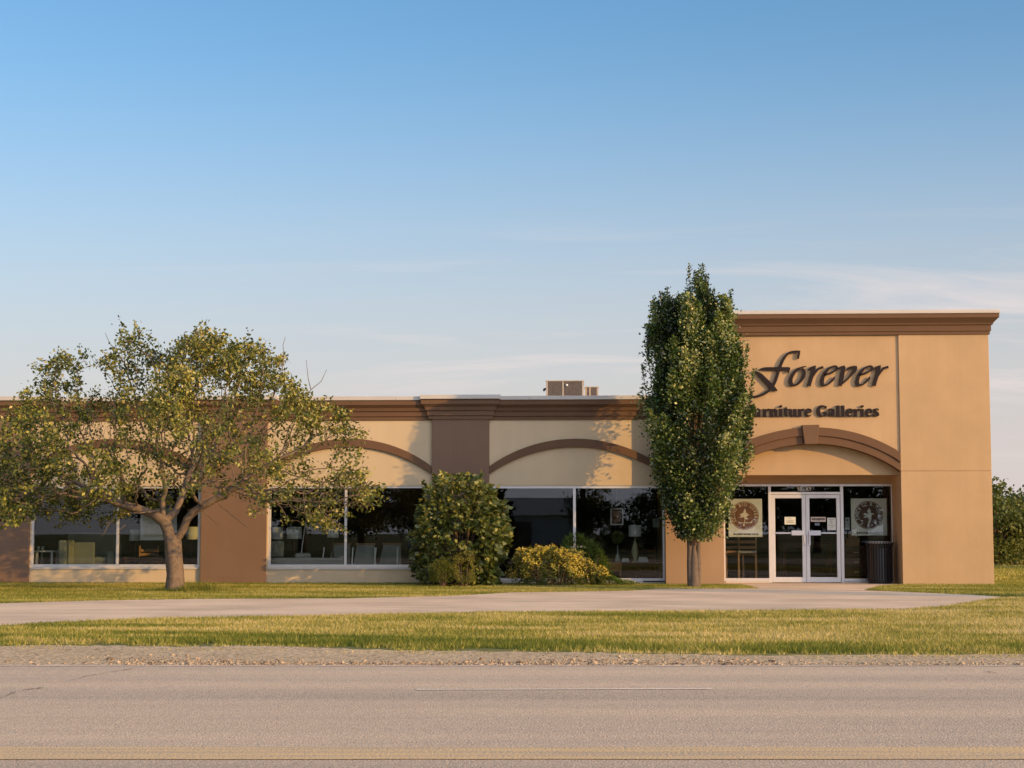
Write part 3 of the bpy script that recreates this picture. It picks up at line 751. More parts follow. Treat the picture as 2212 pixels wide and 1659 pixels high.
# ------------------------------------------------------------------ litter bin in the recess
YB = .72
bx0, bx1 = ax(1868, YB), ax(1931, YB); bc = (bx0+bx1)/2; br = (bx1-bx0)/2*.93; bh = az(1171, YB, 1900)
bin_ = thing('litter_bin', 'black slatted steel litter bin standing in the entrance recess', 'bin', (bc, YB, 0.012))
MB().lathe([(br*.72, .05), (br*.74, bh*.93), (br*.70, bh*.93), (br*.68, .08)], (bc, YB, .012), 28).build('liner', M['black'], bin_, smooth_=False)
sb = MB()
for k in range(30):
    t = 2*math.pi*k/30; c_, s_ = math.cos(t), math.sin(t)
    prof = [(br*.93, .05), (br*.95, bh*.5), (br*.95, bh*.84), (br*1.0, bh*.93), (br*1.07, bh*.985)]
    for (r1, z1), (r2, z2) in zip(prof[:-1], prof[1:]):
        w = .017; th = .010
        q = lambda r_0, z_: [(bc+c_*r_0-s_*w, YB+s_*r_0+c_*w, z_+.012), (bc+c_*r_0+s_*w, YB+s_*r_0-c_*w, z_+.012), (bc+c_*(r_0-th)+s_*w, YB+s_*(r_0-th)-c_*w, z_+.012), (bc+c_*(r_0-th)-s_*w, YB+s_*(r_0-th)+c_*w, z_+.012)]
        sb.hexa(q(r1, z1), q(r2, z2-.0005))
sb.build('slats', M['slat'], bin_)
def torus(mb, r1, z, r2, n=36): 
    mb.tube([(bc+r1*math.cos(2*math.pi*i/n), YB+r1*math.sin(2*math.pi*i/n), z) for i in range(n+1)], r2, 6, cap=False); return mb
torus(torus(MB(), br*.94, .10, .012), br*.96, bh*.82, .012).build('band', M['black'], bin_, smooth_=True)
MB().lathe([(br*.8, bh*.95), (br*.99, bh*.955), (br*1.0, bh*.975), (br*.62, bh*1.005), (br*.55, bh*.96)], (bc, YB, .012), 28).build('lid', M['steel'], bin_)
MB().lathe([(br*.88, 0), (br*.90, .05), (br*.5, .052)], (bc, YB, .012), 28).build('base', M['black'], bin_)

# ------------------------------------------------------------------ roof units
YH = 12.0
def hvac(label, u0, u1, vtop, Y, dep, kind):
    x0, x1 = ax(u0, Y), ax(u1, Y); zt = az(vtop, Y, (u0+u1)/2); z0 = ROOF_Z-.35
    o = thing('rooftop_unit', label, 'air conditioner', ((x0+x1)/2, Y+dep/2, z0))
    MB().box(x0+.03, x1-.03, Y+.03, Y+dep-.03, z0+.1, zt-.035).build('casing', M['hvac'], o, .01)
    MB().box(x0-.01, x1+.01, Y-.01, Y+dep+.01, zt-.035, zt).build('top_panel', M['hvac'], o, .012)
    f = MB(); w = .055
    f.box(x0, x0+w, Y, Y+.03, z0+.1, zt-.036).box(x1-w, x1, Y, Y+.03, z0+.1, zt-.036)
    xm = x0+(x1-x0)*(.45 if kind else .37)
    f.box(xm-w*.4, xm+w*.4, Y, Y+.03, z0+.1, zt-.036)
    f.build('frame', M['hvac'], o, .004)
    g = MB()
    for a, b in ((x0+w, xm-w*.4), (xm+w*.4, x1-w)):
        g.box(a, b, Y+.022, Y+.03, z0+.12, zt-.04)
        n = int((b-a)/.022)
        for i in range(n): g.box(a+(i+.25)*(b-a)/n, a+(i+.7)*(b-a)/n, Y+.008, Y+.021, z0+.13, zt-.05)
    g.build('grille', M['grille'], o)
    MB().box(x0+.05, x1-.05, Y+.05, Y+dep-.05, z0, z0+.1).build('curb', M['roof'], o)
    return o, x0, x1, zt
o, x0, x1, zt = hvac('larger tan rooftop air conditioner with ribbed grilles behind the parapet', 1180, 1262, 821.5, YH, 1.4, 1)
vx, vz_ = at(1224.3, 832, YH)
MB().lathe([(.0,-.03),(.035,-.03),(.04,0),(.03,.03),(.0,.03)], (vx, YH-.005, vz_), 12).build('vent_cap', M['white'], o, smooth_=True)
MB().tube([(x0+.02, YH+.2, az(839,YH,1178)), (x0-.06, YH+.18, az(839.5,YH,1178)), (x0-.07, YH+.16, az(842,YH,1178)-.02)], .035, 10).build('pipe', M['black'], o, smooth_=True)
hvac('smaller tan rooftop air conditioner with a meshed grille right of the larger one', 1264.5, 1294, 834.8, YH+.3, 1.0, 0)
# ------------------------------------------------------------------ furniture in the showroom
FZ = .03
def span(u0, u1, Y, v=1180): return ax(u0, Y, v), ax(u1, Y, v)
def lamp(label, u0, u1, v0, v1, Y, base_m, ztable=None, taper=.86, stemr=.015):
    x0, x1 = span(u0, u1, Y); c = (x0+x1)/2; r_ = (x1-x0)/2; zt, zs = az(v0, Y, u0), az(v1, Y, u0)
    zb_ = FZ if ztable is None else ztable
    o = thing('table_lamp' if ztable else 'floor_lamp', label, 'lamp', (c, Y, zb_))
    MB().lathe([(r_, zs), (r_*taper, zt), (r_*taper-.006, zt), (r_-.006, zs)], (c, Y, 0), 24).build('lamp_shade', M['linen'], o, smooth_=False)
    h = zs-zb_
    if ztable: MB().lathe([(.07, 0), (.075, .02), (.03, .05), (.08, h*.3), (.09, h*.45), (.04, h*.75), (.015, h*.85), (.012, h+.06)], (c, Y, zb_), 18).build('base', base_m, o, smooth_=True)
    else: MB().lathe([(.14, 0), (.14, .02), (stemr, .03), (stemr, h+.06)], (c, Y, zb_), 14).build('stand', base_m, o, smooth_=True)
    return o
def legs4(o, x0, x1, y0, y1, z0, z1, t, m):
    for a in (x0, x1-t):
        for b in (y0, y1-t): MB().box(a, a+t, b, b+t, z0, z1).build('leg', m, o)
def table(name, label, cat, u0, u1, vtop, Y, dep, m, th=.035, t=.05, apron=0., z=None):
    x0, x1 = span(u0, u1, Y); zt = az(vtop, Y, u0) if z is None else z
    o = thing(name, label, cat, ((x0+x1)/2, Y+dep/2, FZ))
    MB().box(x0, x1, Y, Y+dep, zt-th, zt).build('table_top', m, o, .006)
    legs4(o, x0+.03, x1-.03, Y+.03, Y+dep-.03, FZ, zt-th-.001, t, m)
    if apron: MB().box(x0+.085, x1-.085, Y+.05, Y+.08, zt-th-apron, zt-th-.001).build('apron', m, o)
    return o, x0, x1, zt
def sofa(label, u0, u1, vback, vseat, Y, m, back_front=False, dep=.85, arm=.18):
    """facing into the room when back_front, else facing the window"""
    x0, x1 = span(u0, u1, Y); zb_ = az(vback, Y, u0); zs = az(vseat, Y, u0)
    o = thing('sofa', label, 'sofa', ((x0+x1)/2, Y+dep/2, FZ))
    yb0, yb1 = (Y, Y+.2) if back_front else (Y+dep-.2, Y+dep)
    ys0, ys1 = (Y+.202, Y+dep) if back_front else (Y, Y+dep-.202)
    MB().box(x0+.02, x1-.02, yb0, yb1, FZ+.12, zb_).build('backrest', m, o, .04)
    MB().box(x0+arm, x1-arm, ys0, ys1, FZ+.12, zs-.13).build('seat', m, o, .02)
    n = 2
    for i in range(n):
        a = x0+arm+(x1-x0-2*arm)*i/n; b = x0+arm+(x1-x0-2*arm)*(i+1)/n
        MB().box(a+.005, b-.005, ys0, ys1, zs-.128, zs).build('cushion', m, o, .035)
    for a in (x0, x1-arm+.002): MB().box(a, a+arm-.002, ys0, ys1, FZ+.12, zs+.14).build('arm', m, o, .04)
    legs4(o, x0+.04, x1-.04, Y+.05, Y+dep-.05, FZ, FZ+.119, .05, M['dwood'])
    return o
def side_chair(label, x, y, rz, m, sm, h=.92, name='chair', group=None, seat=.46, w=.46):
    o = thing(name, label, 'chair', (x, y, FZ), rz, group)
    for sx in (-1, 1):
        MB().hexa([(sx*w/2-.02,-w/2,0),(sx*w/2+.02,-w/2,0),(sx*w/2+.02,-w/2+.04,0),(sx*w/2-.02,-w/2+.04,0)], [(sx*w/2-.02,-w/2+.01,seat-.04),(sx*w/2+.02,-w/2+.01,seat-.04),(sx*w/2+.02,-w/2+.05,seat-.04),(sx*w/2-.02,-w/2+.05,seat-.04)]).build('leg', m, o, local=True)
        MB().hexa([(sx*w/2-.02,w/2,0),(sx*w/2+.02,w/2,0),(sx*w/2+.02,w/2+.04,0),(sx*w/2-.02,w/2+.04,0)], [(sx*w/2-.018,w/2+.07,h),(sx*w/2+.018,w/2+.07,h),(sx*w/2+.018,w/2+.10,h),(sx*w/2-.018,w/2+.10,h)]).build('leg', m, o, local=True)
    MB().box(-w/2-.02, w/2+.02, -w/2-.01, w/2-.001, seat-.039, seat+.02).build('seat', sm, o, .012, local=True)
    b = MB()
    for z in (.55, .70, .82): b.hexa([(-w/2+.02,w/2+.045,h*z),(w/2-.02,w/2+.045,h*z),(w/2-.02,w/2+.065,h*z),(-w/2+.02,w/2+.065,h*z)], [(-w/2+.02,w/2+.055,h*z+.07),(w/2-.02,w/2+.055,h*z+.07),(w/2-.02,w/2+.075,h*z+.07),(-w/2+.02,w/2+.075,h*z+.07)])
    b.build('backrest', m, o, local=True)
    return o

# left window
Y1 = 1.5
t1, tx0, tx1, tz1 = table('side_table', 'pale side table with two glasses inside the left window', 'table', 74, 116, 1189.5, Y1, .5, M['white'])
for k, u in enumerate((84, 93)):
    x = ax(u, Y1+.2)
    o = MB().lathe([(.028, 0), (.036, .10), (.033, .10), (.025, .006)], (0, 0, 0), 12).build('drinking_glass', M['clear'], None, smooth_=True); o.location = (x, Y1+.2, tz1+.001)
    tag(o, 'small drinking glass on the pale side table, '+('nearer the pilaster' if k == 0 else 'nearer the sofa'), 'glass', 'glasses on the side table')
sofa('sage green sofa facing the street inside the left window', 126, 246, 1150, 1203, 2.0, M['sage'])
o = thing('armchair', 'narrow sage armchair side beside the sofa inside the left window', 'armchair', (ax(134, 1.3), 1.5, FZ))
x0, x1 = span(125, 143, 1.25)
MB().box(x0, x1, 1.25, 1.95, FZ+.08, az(1167, 1.25)).build('arm', M['sage'], o, .05)
MB().box(x1+.002, x1+.5, 1.3, 1.95, FZ+.08, FZ+.42).build('seat', M['sage'], o, .04)
MB().box(x0+.02, x1+.5, 1.952, 2.0, FZ+.08, az(1172, 1.25)).build('backrest', M['sage'], o, .02)
tb, bx_0, bx_1, zb1 = table('console_table', 'long brown low table behind the tree trunk inside the left window', 'table', 266, 353, 1203, 1.6, .6, M['dwood'], .05, .06, .06)
side_chair('brown wooden chair behind the long low table in the left window', ax(325, 2.8), 2.8, R(20), M['lwood'], M['lwood'], .85)
lamp('lamp with a pale grey drum shade left of the hanging picture in the left window', 279, 304, 1143.5, 1168, 2.4, M['dwood'], taper=.92)
lamp('lamp with a pale grey square shade at the right edge of the left window', 400.5, 428.5, 1138, 1165, 2.4, M['dwood'], taper=.96)
def picture(label, u0, u1, v0, v1, Y, fm, cm, fw_, motif=None):
    x0, z1 = at(u0, v0, Y); x1, z0 = at(u1, v1, Y)
    o = thing('framed_picture', label, 'picture', ((x0+x1)/2, Y, z0))
    MB().box(x0, x1, Y, Y+.03, z1-fw_, z1).box(x0, x1, Y, Y+.03, z0, z0+fw_).box(x0, x0+fw_, Y+.001, Y+.029, z0+fw_, z1-fw_).box(x1-fw_, x1, Y+.001, Y+.029, z0+fw_, z1-fw_).build('frame', fm, o, .003)
    MB().box(x0+fw_, x1-fw_, Y+.012, Y+.02, z0+fw_, z1-fw_).build('canvas', cm, o)
    if motif:
        b = MB()
        for a, c, r1, r2 in motif: b.prism([(x0+(x1-x0)*(a+r1*math.cos(t)), z0+(z1-z0)*(c+r2*math.sin(t))) for t in np.linspace(0, 2*math.pi, 13)[:-1]], Y+.009, Y+.0115)
        b.build('motif', M['lwood'], o)
    MB().tube([((x0+x1)/2, Y+.015, z1), ((x0+x1)/2, Y+.015, z_head+.25)], .003, 5).build('hanging_wire', M['steel'], o)
    return o
picture('large white framed picture hanging behind the tree trunk in the left window', 304, 381, 1098, 1167, 1.7, M['white'], M['ivory'], .07)

# middle window
Y2 = 1.4
sofa('long pale sofa with its back to the street inside the middle window', 560, 745, 1205, 1214, 1.25, M['grayf'], back_front=True)
o = MB().box(-.19, .19, -.07, .07, 0, .42).build('pillow', M['sage'], None, .06); o.location = (ax(596.5, 1.62), 1.64, az(1204, 1.6, 600)); o.rotation_euler = (R(-14), 0, R(4))
tag(o, 'square sage pillow leaning at the left end of the pale sofa in the middle window', 'pillow')
o = MB().box(-.2, .2, -.13, .13, 0, .14).build('pillow', M['grayf'], None, .06); o.location = (ax(655, 1.65), 1.62, az(1207, 1.6, 655)); o.rotation_euler = (0, 0, R(12))
tag(o, 'flat grey pillow lying on the pale sofa in the middle window', 'pillow')
for u0, u1, v0, v1, w in ((584.5, 611, 1138.5, 1164.5, 'leftmost of three'), (619.5, 652, 1138, 1164, 'middle of three'), (706.5, 732, 1138, 1161, 'right of three')):
    lamp('lamp with pale drum shade in the middle window, '+w, u0, u1, v0, v1, 2.35, M['dwood'], taper=.94)
x = ax(650, 2.2); x2 = ax(668, 2.2)
o = thing('arc_lamp', 'thin pale curved arc floor lamp leaning right in the middle window', 'lamp', (x, 2.2, FZ))
MB().tube(smooth([(x, 2.2, FZ+.03), (x+.02, 2.2, .7), (x+.08, 2.2, 1.2), (x2, 2.2, az(1090, 2.2, 668)), (x2+.12, 2.2, az(1085, 2.2, 668))]), .016, 8).build('pole', M['linen'], o, smooth_=True)
MB().lathe([(.14, 0), (.14, .03), (.02, .035)], (x, 2.2, FZ), 16).build('base', M['linen'], o)
MB().lathe([(.10, -.09), (.05, 0), (.0, .01)], (x2+.14, 2.2, az(1085, 2.2, 668)), 14).build('lamp_shade', M['linen'], o, smooth_=True)
def white_chair(label, u, Y, rz, rec=.25):
    x = ax(u, Y); o = thing('lounge_chair', label, 'chair', (x, Y, FZ), rz)
    for s_ in (-1, 1):
        MB().tube([(s_*.30, -.32, 0), (s_*.27, -.12, .82)], .017, 8).build('leg', M['white'], o, local=True, smooth_=True)
        MB().tube([(s_*.30, .36, 0), (s_*.28, .12, .42)], .017, 8).build('leg', M['white'], o, local=True, smooth_=True)
    MB().hexa([(-.27,-.3,.36),(.27,-.3,.36),(.27,.25,.32),(-.27,.25,.32)], [(-.27,-.3,.42),(.27,-.3,.42),(.27,.25,.38),(-.27,.25,.38)]).build('seat', M['grayf'], o, .015, local=True)
    MB().hexa([(-.29,.25,.34),(.29,.25,.34),(.29,.31,.34),(-.29,.31,.34)], [(-.22,.25+rec,.88),(.22,.25+rec,.88),(.22,.30+rec,.88),(-.22,.30+rec,.88)]).build('backrest', M['grayf'], o, .012, local=True)
    MB().tube([(-.25,.28+rec,.90), (.25,.28+rec,.90)], .022, 8).build('head_rail', M['lwood'], o, local=True)
    return o
white_chair('white framed lounge chair just left of the mullion in the middle window', 726, 2.1, R(-8))
white_chair('white framed lounge chair right of the mullion with a pale sling back, middle window', 787, 1.75, R(4))
white_chair('white framed lounge chair half hidden by the big shrub in the middle window', 838, 1.9, R(-5))

# right window
ct, cx0, cx1, cz = table('console_table', 'dark console table behind the right window, carrying a lamp and a topiary', 'table', 1312, 1436, 1214.5, 1.5, .5, M['dwood'], .04, .05, .05)
x0, x1 = span(1307, 1343, 1.1)
o = thing('small_cabinet', 'orange wooden cabinet on legs at the left of the console in the right window', 'cabinet', ((x0+x1)/2, 1.3, FZ))
za, zb2 = az(1215.5, 1.1, 1325), az(1234.5, 1.1, 1325)
MB().box(x0, x1, 1.1, 1.47, zb2, za).build('body', M['wood'], o, .006)
for k in range(2): MB().box(x0+.015, x1-.015, 1.085, 1.099, zb2+.01+(za-zb2)*k/2, zb2-.01+(za-zb2)*(k+1)/2).build('drawer', M['wood'], o, .004)
legs4(o, x0+.01, x1-.01, 1.11, 1.46, FZ, zb2-.001, .035, M['wood'])
o = lamp('yellowish gourd lamp with a white square shade on the console in the right window', 1358, 1385.5, 1134.5, 1159, 1.7, M['brass'], cz, .97)
xt = ax(1334, 1.7)
o = thing('topiary_plant', 'round topiary in a glass urn on the console in the right window', 'plant', (xt, 1.7, cz))
MB().lathe([(.06, 0), (.065, .02), (.05, .17), (.02, .2), (.013, .25), (.012, .42)], (xt, 1.7, cz), 16).build('urn', M['clear'], o, smooth_=True)
topi_root = o; topi_c = (xt, 1.7, az(1160, 1.7, 1334))
for u, w, h, lab in ((1351, .10, .10, 'white ceramic dish beside the topiary on the console'), (1389, .13, .13, 'white folded card right of the gourd lamp on the console')):
    x = ax(u, 1.6); o = MB().hexa([(-w,-.05,0),(w,-.05,0),(w,.05,0),(-w,.05,0)], [(-w*.8,-.02,h),(w*.75,-.02,h*.95),(w*.75,.02,h*.95),(-w*.8,.02,h)]).build('ornament', M['linen'], None, .01); o.location = (x, 1.58, cz+.001)
    tag(o, lab, 'ornament')
picture('small white framed dark picture hanging in the right window', 1318.5, 1346.5, 1098, 1134.3, 1.8, M['white'], M['dwood'], .03, [(.5,.62,.28,.17), (.5,.30,.24,.12), (.5,.80,.30,.03)])
board('wall_card', 'faint square card on the dark wall at the right of the right window', 1410, 1119, 1424, 1139, 2.5, M['grayf'], (), 'card', th=.01)
side_chair('dark chair under the console in the right window', ax(1398, 2.2), 2.2, R(170), M['dwood'], M['dwood'], .85)

# entrance bay
side_chair('tall brown wooden bar chair at the left behind the glass beside the doors', ax(1583, 2.3), 2.3, R(8), M['lwood'], M['lwood'], 1.12, 'bar_chair', 'bar chairs by the entrance', .72, .42)
side_chair('tall brown wooden bar chair with the grey cushion beside the doors', ax(1614, 2.1), 2.1, R(-6), M['lwood'], M['grayf'], 1.12, 'bar_chair', 'bar chairs by the entrance', .72, .42)
x0, x1 = span(1826, 1872, 2.6)
o = thing('dresser', 'dark red brown dresser with three drawers right of the entrance doors', 'dresser', ((x0+x1)/2, 2.8, FZ))
zt_ = az(1180, 2.6, 1850)
MB().box(x0, x1, 2.6, 3.05, FZ+.08, zt_).build('body', M['dwood'], o, .008)
for k in range(3): 
    dr = MB().box(x0+.02, x1-.02, 2.58, 2.599, FZ+.1+(zt_-FZ-.12)*k/3, FZ+.08+(zt_-FZ-.12)*(k+1)/3).build('drawer', M['dwood'], o, .004)
    MB().box((x0+x1)/2-.06, (x0+x1)/2+.06, 2.56, 2.579, FZ+.2+(zt_-FZ-.12)*k/3, FZ+.22+(zt_-FZ-.12)*k/3).build('handle', M['brass'], dr)
legs4(o, x0+.02, x1-.02, 2.62, 3.03, FZ, FZ+.079, .05, M['dwood'])
o = MB().box(-.16, .16, -.12, .12, 0, .2).box(-.10, .10, -.09, .09, .201, .33).build('stacked_box', M['lwood'], None, .01); o.location = ((x0+x1)/2-.05, 2.8, zt_+.001)
tag(o, 'brown boxes stacked on the dresser right of the entrance doors', 'box')
tb2 = table('display_table', 'long dark wooden table deep inside behind the entrance doors', 'table', 1690, 1800, 1172, 4.2, .9, M['dwood'], .05, .07, .08)
# ------------------------------------------------------------------ foliage tools
def unit(a): return a/np.maximum(np.linalg.norm(a, axis=-1, keepdims=True), 1e-9)
def leaves(P, D, L, Wd, r_, fold=.25, tw=.6):
    """folded diamond leaves at P pointing along D; L length, Wd width ratio -> verts, faces(quads as 2 tris)"""
    n = len(P); D = unit(D)
    rnd = unit(r_.normal(size=(n,3))); S = unit(np.cross(D, rnd)); Nn = np.cross(S, D)
    L = L[:,None]; w = L*Wd
    a = P; b = P+D*L*.45+S*w*.5+Nn*L*fold*.3; c = P+D*L-Nn*L*fold*.25; d = P+D*L*.45-S*w*.5+Nn*L*fold*.3
    V = np.stack([a,b,c,d], 1).reshape(-1,3)
    i = np.arange(n)*4
    Fc = np.stack([np.stack([i,i+1,i+2],1), np.stack([i,i+2,i+3],1)],1).reshape(-1,3)
    return V, Fc
def fbm(p, s, o=0):
    return np.array([noise.noise(Vector((x*s+o, y*s-o*.7, z*s+o*1.3))) for x, y, z in p])
def add_crown(name, parent, P, D, L, Wd, m, r_, tint, fold=.25):
    V, Fc = leaves(P, D, L, Wd, r_, fold)
    return np_mesh(name, V, Fc, m, parent, np.repeat(tint, 4))

def grow(att, seeds, seed_parent, D, infl, kill, iters=160, up=.0, r_=None):
    """space colonisation: returns nodes, parents"""
    nodes = [np.array(s, float) for s in seeds]; par = list(seed_parent)
    A = np.array(att, float); alive = np.ones(len(A), bool)
    nd = np.full(len(A), 1e9); ni = np.zeros(len(A), int)
    def upd(k0):
        for k in range(k0, len(nodes)):
            dd = np.linalg.norm(A-nodes[k], axis=1); m = dd < nd; nd[m] = dd[m]; ni[m] = k
    upd(0); seen = set()
    for it in range(iters):
        act = alive & (nd < infl)
        if not act.any(): break
        ids = ni[act]; dirs = unit(A[act]-np.array([nodes[i] for i in ids]))
        acc = {}
        for i, d in zip(ids, dirs): acc[i] = acc.get(i, 0)+d
        k0 = len(nodes); grew = False
        for i, d in acc.items():
            d = d/(np.linalg.norm(d)+1e-9)+r_.normal(size=3)*.22+np.array([0,0,up]); d /= np.linalg.norm(d)
            q = nodes[i]+d*D
            key = (i, tuple(np.round(d, 1)))
            if key in seen: continue
            seen.add(key); nodes.append(q); par.append(i); grew = True
        upd(k0); alive &= nd > kill
        if not grew: break
    return np.array(nodes), np.array(par)
def branch_mesh(nodes, par, rbase, rtip, expo=2.3, sides=(9,6,4,3), flare=0):
    n = len(nodes); ch = [[] for _ in range(n)]
    for i in range(n):
        if par[i] >= 0: ch[par[i]].append(i)
    area = np.zeros(n); order = list(range(n))[::-1]
    depth = np.zeros(n, int)
    for i in range(n):
        if par[i] >= 0: depth[i] = depth[par[i]]+1
    for i in sorted(range(n), key=lambda k: -depth[k]):
        area[i] = 1.0 if not ch[i] else sum(area[c] for c in ch[i])
    rad = rtip*area**(1/expo); k = math.log(rbase/rtip)/math.log(max(rad[0]/rtip, 1.01)); rad = rtip*(rad/rtip)**k
    mb = MB(); starts = [0]
    while starts:
        s_ = starts.pop(); chain = []
        i = s_
        if par[i] >= 0: chain.append(par[i])
        while True:
            chain.append(i)
            if not ch[i]: break
            c = max(ch[i], key=lambda q: area[q])
            starts += [q for q in ch[i] if q != c]; i = c
        rr = [rad[j] for j in chain]
        if par[s_] >= 0: rr[0] = min(rr[0], rr[1]*1.25) if len(rr) > 1 else rr[0]
        if len(chain) > 1:
            r0 = rr[1]; sd_ = sides[0] if r0 > .06 else sides[1] if r0 > .02 else sides[2] if r0 > .008 else sides[3]
            mb.tube([nodes[j] for j in chain], rr, sd_, cap=False)
    return mb, rad, ch

# ------------------------------------------------------------------ the spreading tree on the left
lm1 = leaf_mat('crab_leaf', [(0,(.018,.030,.007)),(.30,(.055,.075,.013)),(.57,(.145,.158,.026)),(.8,(.31,.285,.05)),(1,(.48,.39,.14))], .14, (.32,.30,.03), .5, .3)
r1 = np.random.default_rng(11)
tx, ty = gd(375, 1277); 
tree = thing('spreading_tree', 'wide low spreading tree with sparse yellowing leaves on the lawn at the left', 'tree', (tx, ty, 0))
K = 1/103.0
B = lambda u, v, dy=0.: np.array([tx+(u-375)*K, ty+dy, 1.23+(1150-v)*K])
# outline of the crown in the tree's own plane: top and underside along its width
TU = np.array([-45,-20,20,55,80,130,190,222,240,262,275,300,340,385,420,450,485,520,548,575,605,650,700,745,775,790,806])
TV = np.array([1000,930,885,835,785,766,775,800,752,725,706,728,752,738,724,713,742,738,744,760,800,842,872,888,925,1045,1080])
BU = np.array([-45,60,120,200,300,372,450,560,620,680,720,806])
BV = np.array([1085,1125,1140,1115,1085,1060,1070,1092,1120,1150,1120,1100])
att = []
while len(att) < 6800:
    u = r1.uniform(-45, 806); vt = np.interp(u, TU, TV); vb = np.interp(u, BU, BV)
    v = r1.uniform(vt, vb)
    if 640 < u and 955 < v < 1015 and r1.random() < .7: continue      # open gap between the right-hand boughs
    c = 375; h = 430
    up_ = (v-vt)/max(vb-vt, 1)
    dmax = 3.4*math.sqrt(max(0, 1-((u-c)/h)**2))*min(1, .22+1.5*up_)
    dy = r1.uniform(-1, 1)*dmax
    rad_ = math.hypot((u-375)*K, dy)
    zlow = 1.5+1.2*max(0, 1-rad_/1.9)-.5*max(0, (rad_-2.2)/2)
    p = B(u, v, dy)
    if p[2] < zlow: continue
    core = max(abs(u-c)/h, abs(dy)/3.3, 1-up_*1.2)
    if r1.random() > .30+.70*core: continue
    if v > 790 and noise.noise(Vector(p*1.25)) < .02-.14*r1.random(): continue
    att.append(p)
seeds = [B(377,1279), B(377,1262), B(375,1240), B(372,1215), B(370,1192), B(369,1172),      # trunk
         B(362,1150), B(352,1126), B(347,1106,.04), B(345,1084,.08), B(352,1060,.05),        # main stem
         B(385,1160,-.03), B(396,1142,-.06), B(404,1122,-.08), B(420,1105,-.10), B(440,1094,-.15), B(462,1083,-.2),  # right limb
         B(330,1112,-.1), B(300,1100,-.2), B(270,1092,-.3), B(240,1080,-.35),                # left limb
         B(372,1108,.15), B(378,1080,.35), B(385,1050,.5)]
sp = [-1,0,1,2,3,4, 5,6,7,8,9, 5,11,12,13,14,15, 7,17,18,19, 7,21,22]
nodes, par = grow(att, seeds, sp, .14, 2.2, .19, 170, .03, r1)
mb, rad, ch = branch_mesh(nodes, par, .155, .0042, 1.95, (12,7,4,3))
# straggling bare shoots
def shoot(mb, pts, r0): mb.tube([B(*p) for p in pts], list(np.linspace(r0, .004, len(pts))), 4, cap=False)
shoot(mb, [(560,900),(585,860),(603,815),(608,770),(606,745),(611,728)], .014)
shoot(mb, [(590,930),(625,890),(655,862),(668,843),(690,825),(702,799)], .016); shoot(mb, [(668,843),(662,820),(657,778)], .010)
shoot(mb, [(290,840),(262,790),(240,755),(225,740),(214,716)], .014); shoot(mb, [(240,755),(236,735),(242,725)], .007)
shoot(mb, [(610,1070),(690,1100),(716,1124),(735,1140),(742,1157)], .012); shoot(mb, [(470,1090),(520,1130),(540,1145)], .010)
shoot(mb, [(430,1100),(452,1120),(470,1135)], .008)
shoot(mb, [(345,1105,-.2),(310,1110,-.5),(275,1108,-.7)], .03)
shoot(mb, [(262,1128,-1),(252,1150,-1),(246,1160,-1)], .012); shoot(mb, [(290,1135,-.8),(275,1150,-.9)], .01)
# root flare and bark-thick lower trunk
tk = MB()
prof = [(1283,.26),(1272,.215),(1258,.19),(1235,.172),(1210,.166),(1190,.170),(1172,.180),(1158,.155)]
tk.tube(smooth([B(377 if v > 1230 else 377-(1230-v)*.10, v) for v, _ in prof], 3), [x[0] for x in smooth([(q,) for _, q in prof], 3)], 18)
tko = tk.build('trunk', M['bark'], tree, smooth_=True)
me = tko.data
co = np.empty(len(me.vertices)*3, np.float32); me.vertices.foreach_get('co', co); co = co.reshape(-1,3)
dx_ = co[:, :2]-co[:, :2].mean(0); an = np.arctan2(dx_[:,1], dx_[:,0])
k_ = 1+.06*np.sin(3*an+co[:,2]*1.5)+.035*np.sin(7*an-co[:,2]*2)
co[:, :2] = co[:, :2].mean(0)+dx_*k_[:,None]; me.vertices.foreach_set('co', co.ravel())
# leaves gather on the twigs
thin = np.where((rad < .011) & (np.arange(len(nodes)) > 30))[0]
tips = np.array([i for i in thin if not ch[i]])
cl_n = fbm(nodes[thin], .9, 3.1)
pts = []; dirs = []; tin = []; ls = []
for i, cn in zip(thin, cl_n):
    tip = not ch[i]
    p = nodes[i]; hgt = p[2]
    base = (15 if tip else 6.5)*max(0, .85+2.1*cn)
    # bare twigs inside and low on the right half
    inner = math.hypot(p[0]-tx, (p[1]-ty))
    if inner < 1.7 and hgt < 3.5: base *= .30
    if hgt < 3.4 and p[0] > tx+.3: base *= .7
    if hgt < 2.7 and p[0] > tx+1.6: base *= .62
    base *= 1.25+.5*max(0, min(1, hgt-3.8))
    if hgt > 4.3: base = max(base, 7 if tip else 3)
    nl = r1.poisson(max(base, 0))
    if nl == 0: continue
    d0 = nodes[i]-nodes[par[i]]; d0 = d0/np.linalg.norm(d0)
    q = p+r1.normal(size=(nl,3))*(.075 if tip else .06)-d0*r1.random((nl,1))*.14
    dd = d0*.5+r1.normal(size=(nl,3))*.75+np.array([0,0,-.35])
    pts.append(q); dirs.append(dd); ls.append(r1.uniform(.055,.105,nl))
    tin.append(np.clip(.41+.50*cn+.14*(hgt-3)/2+r1.normal(size=nl)*.24, 0, 1))
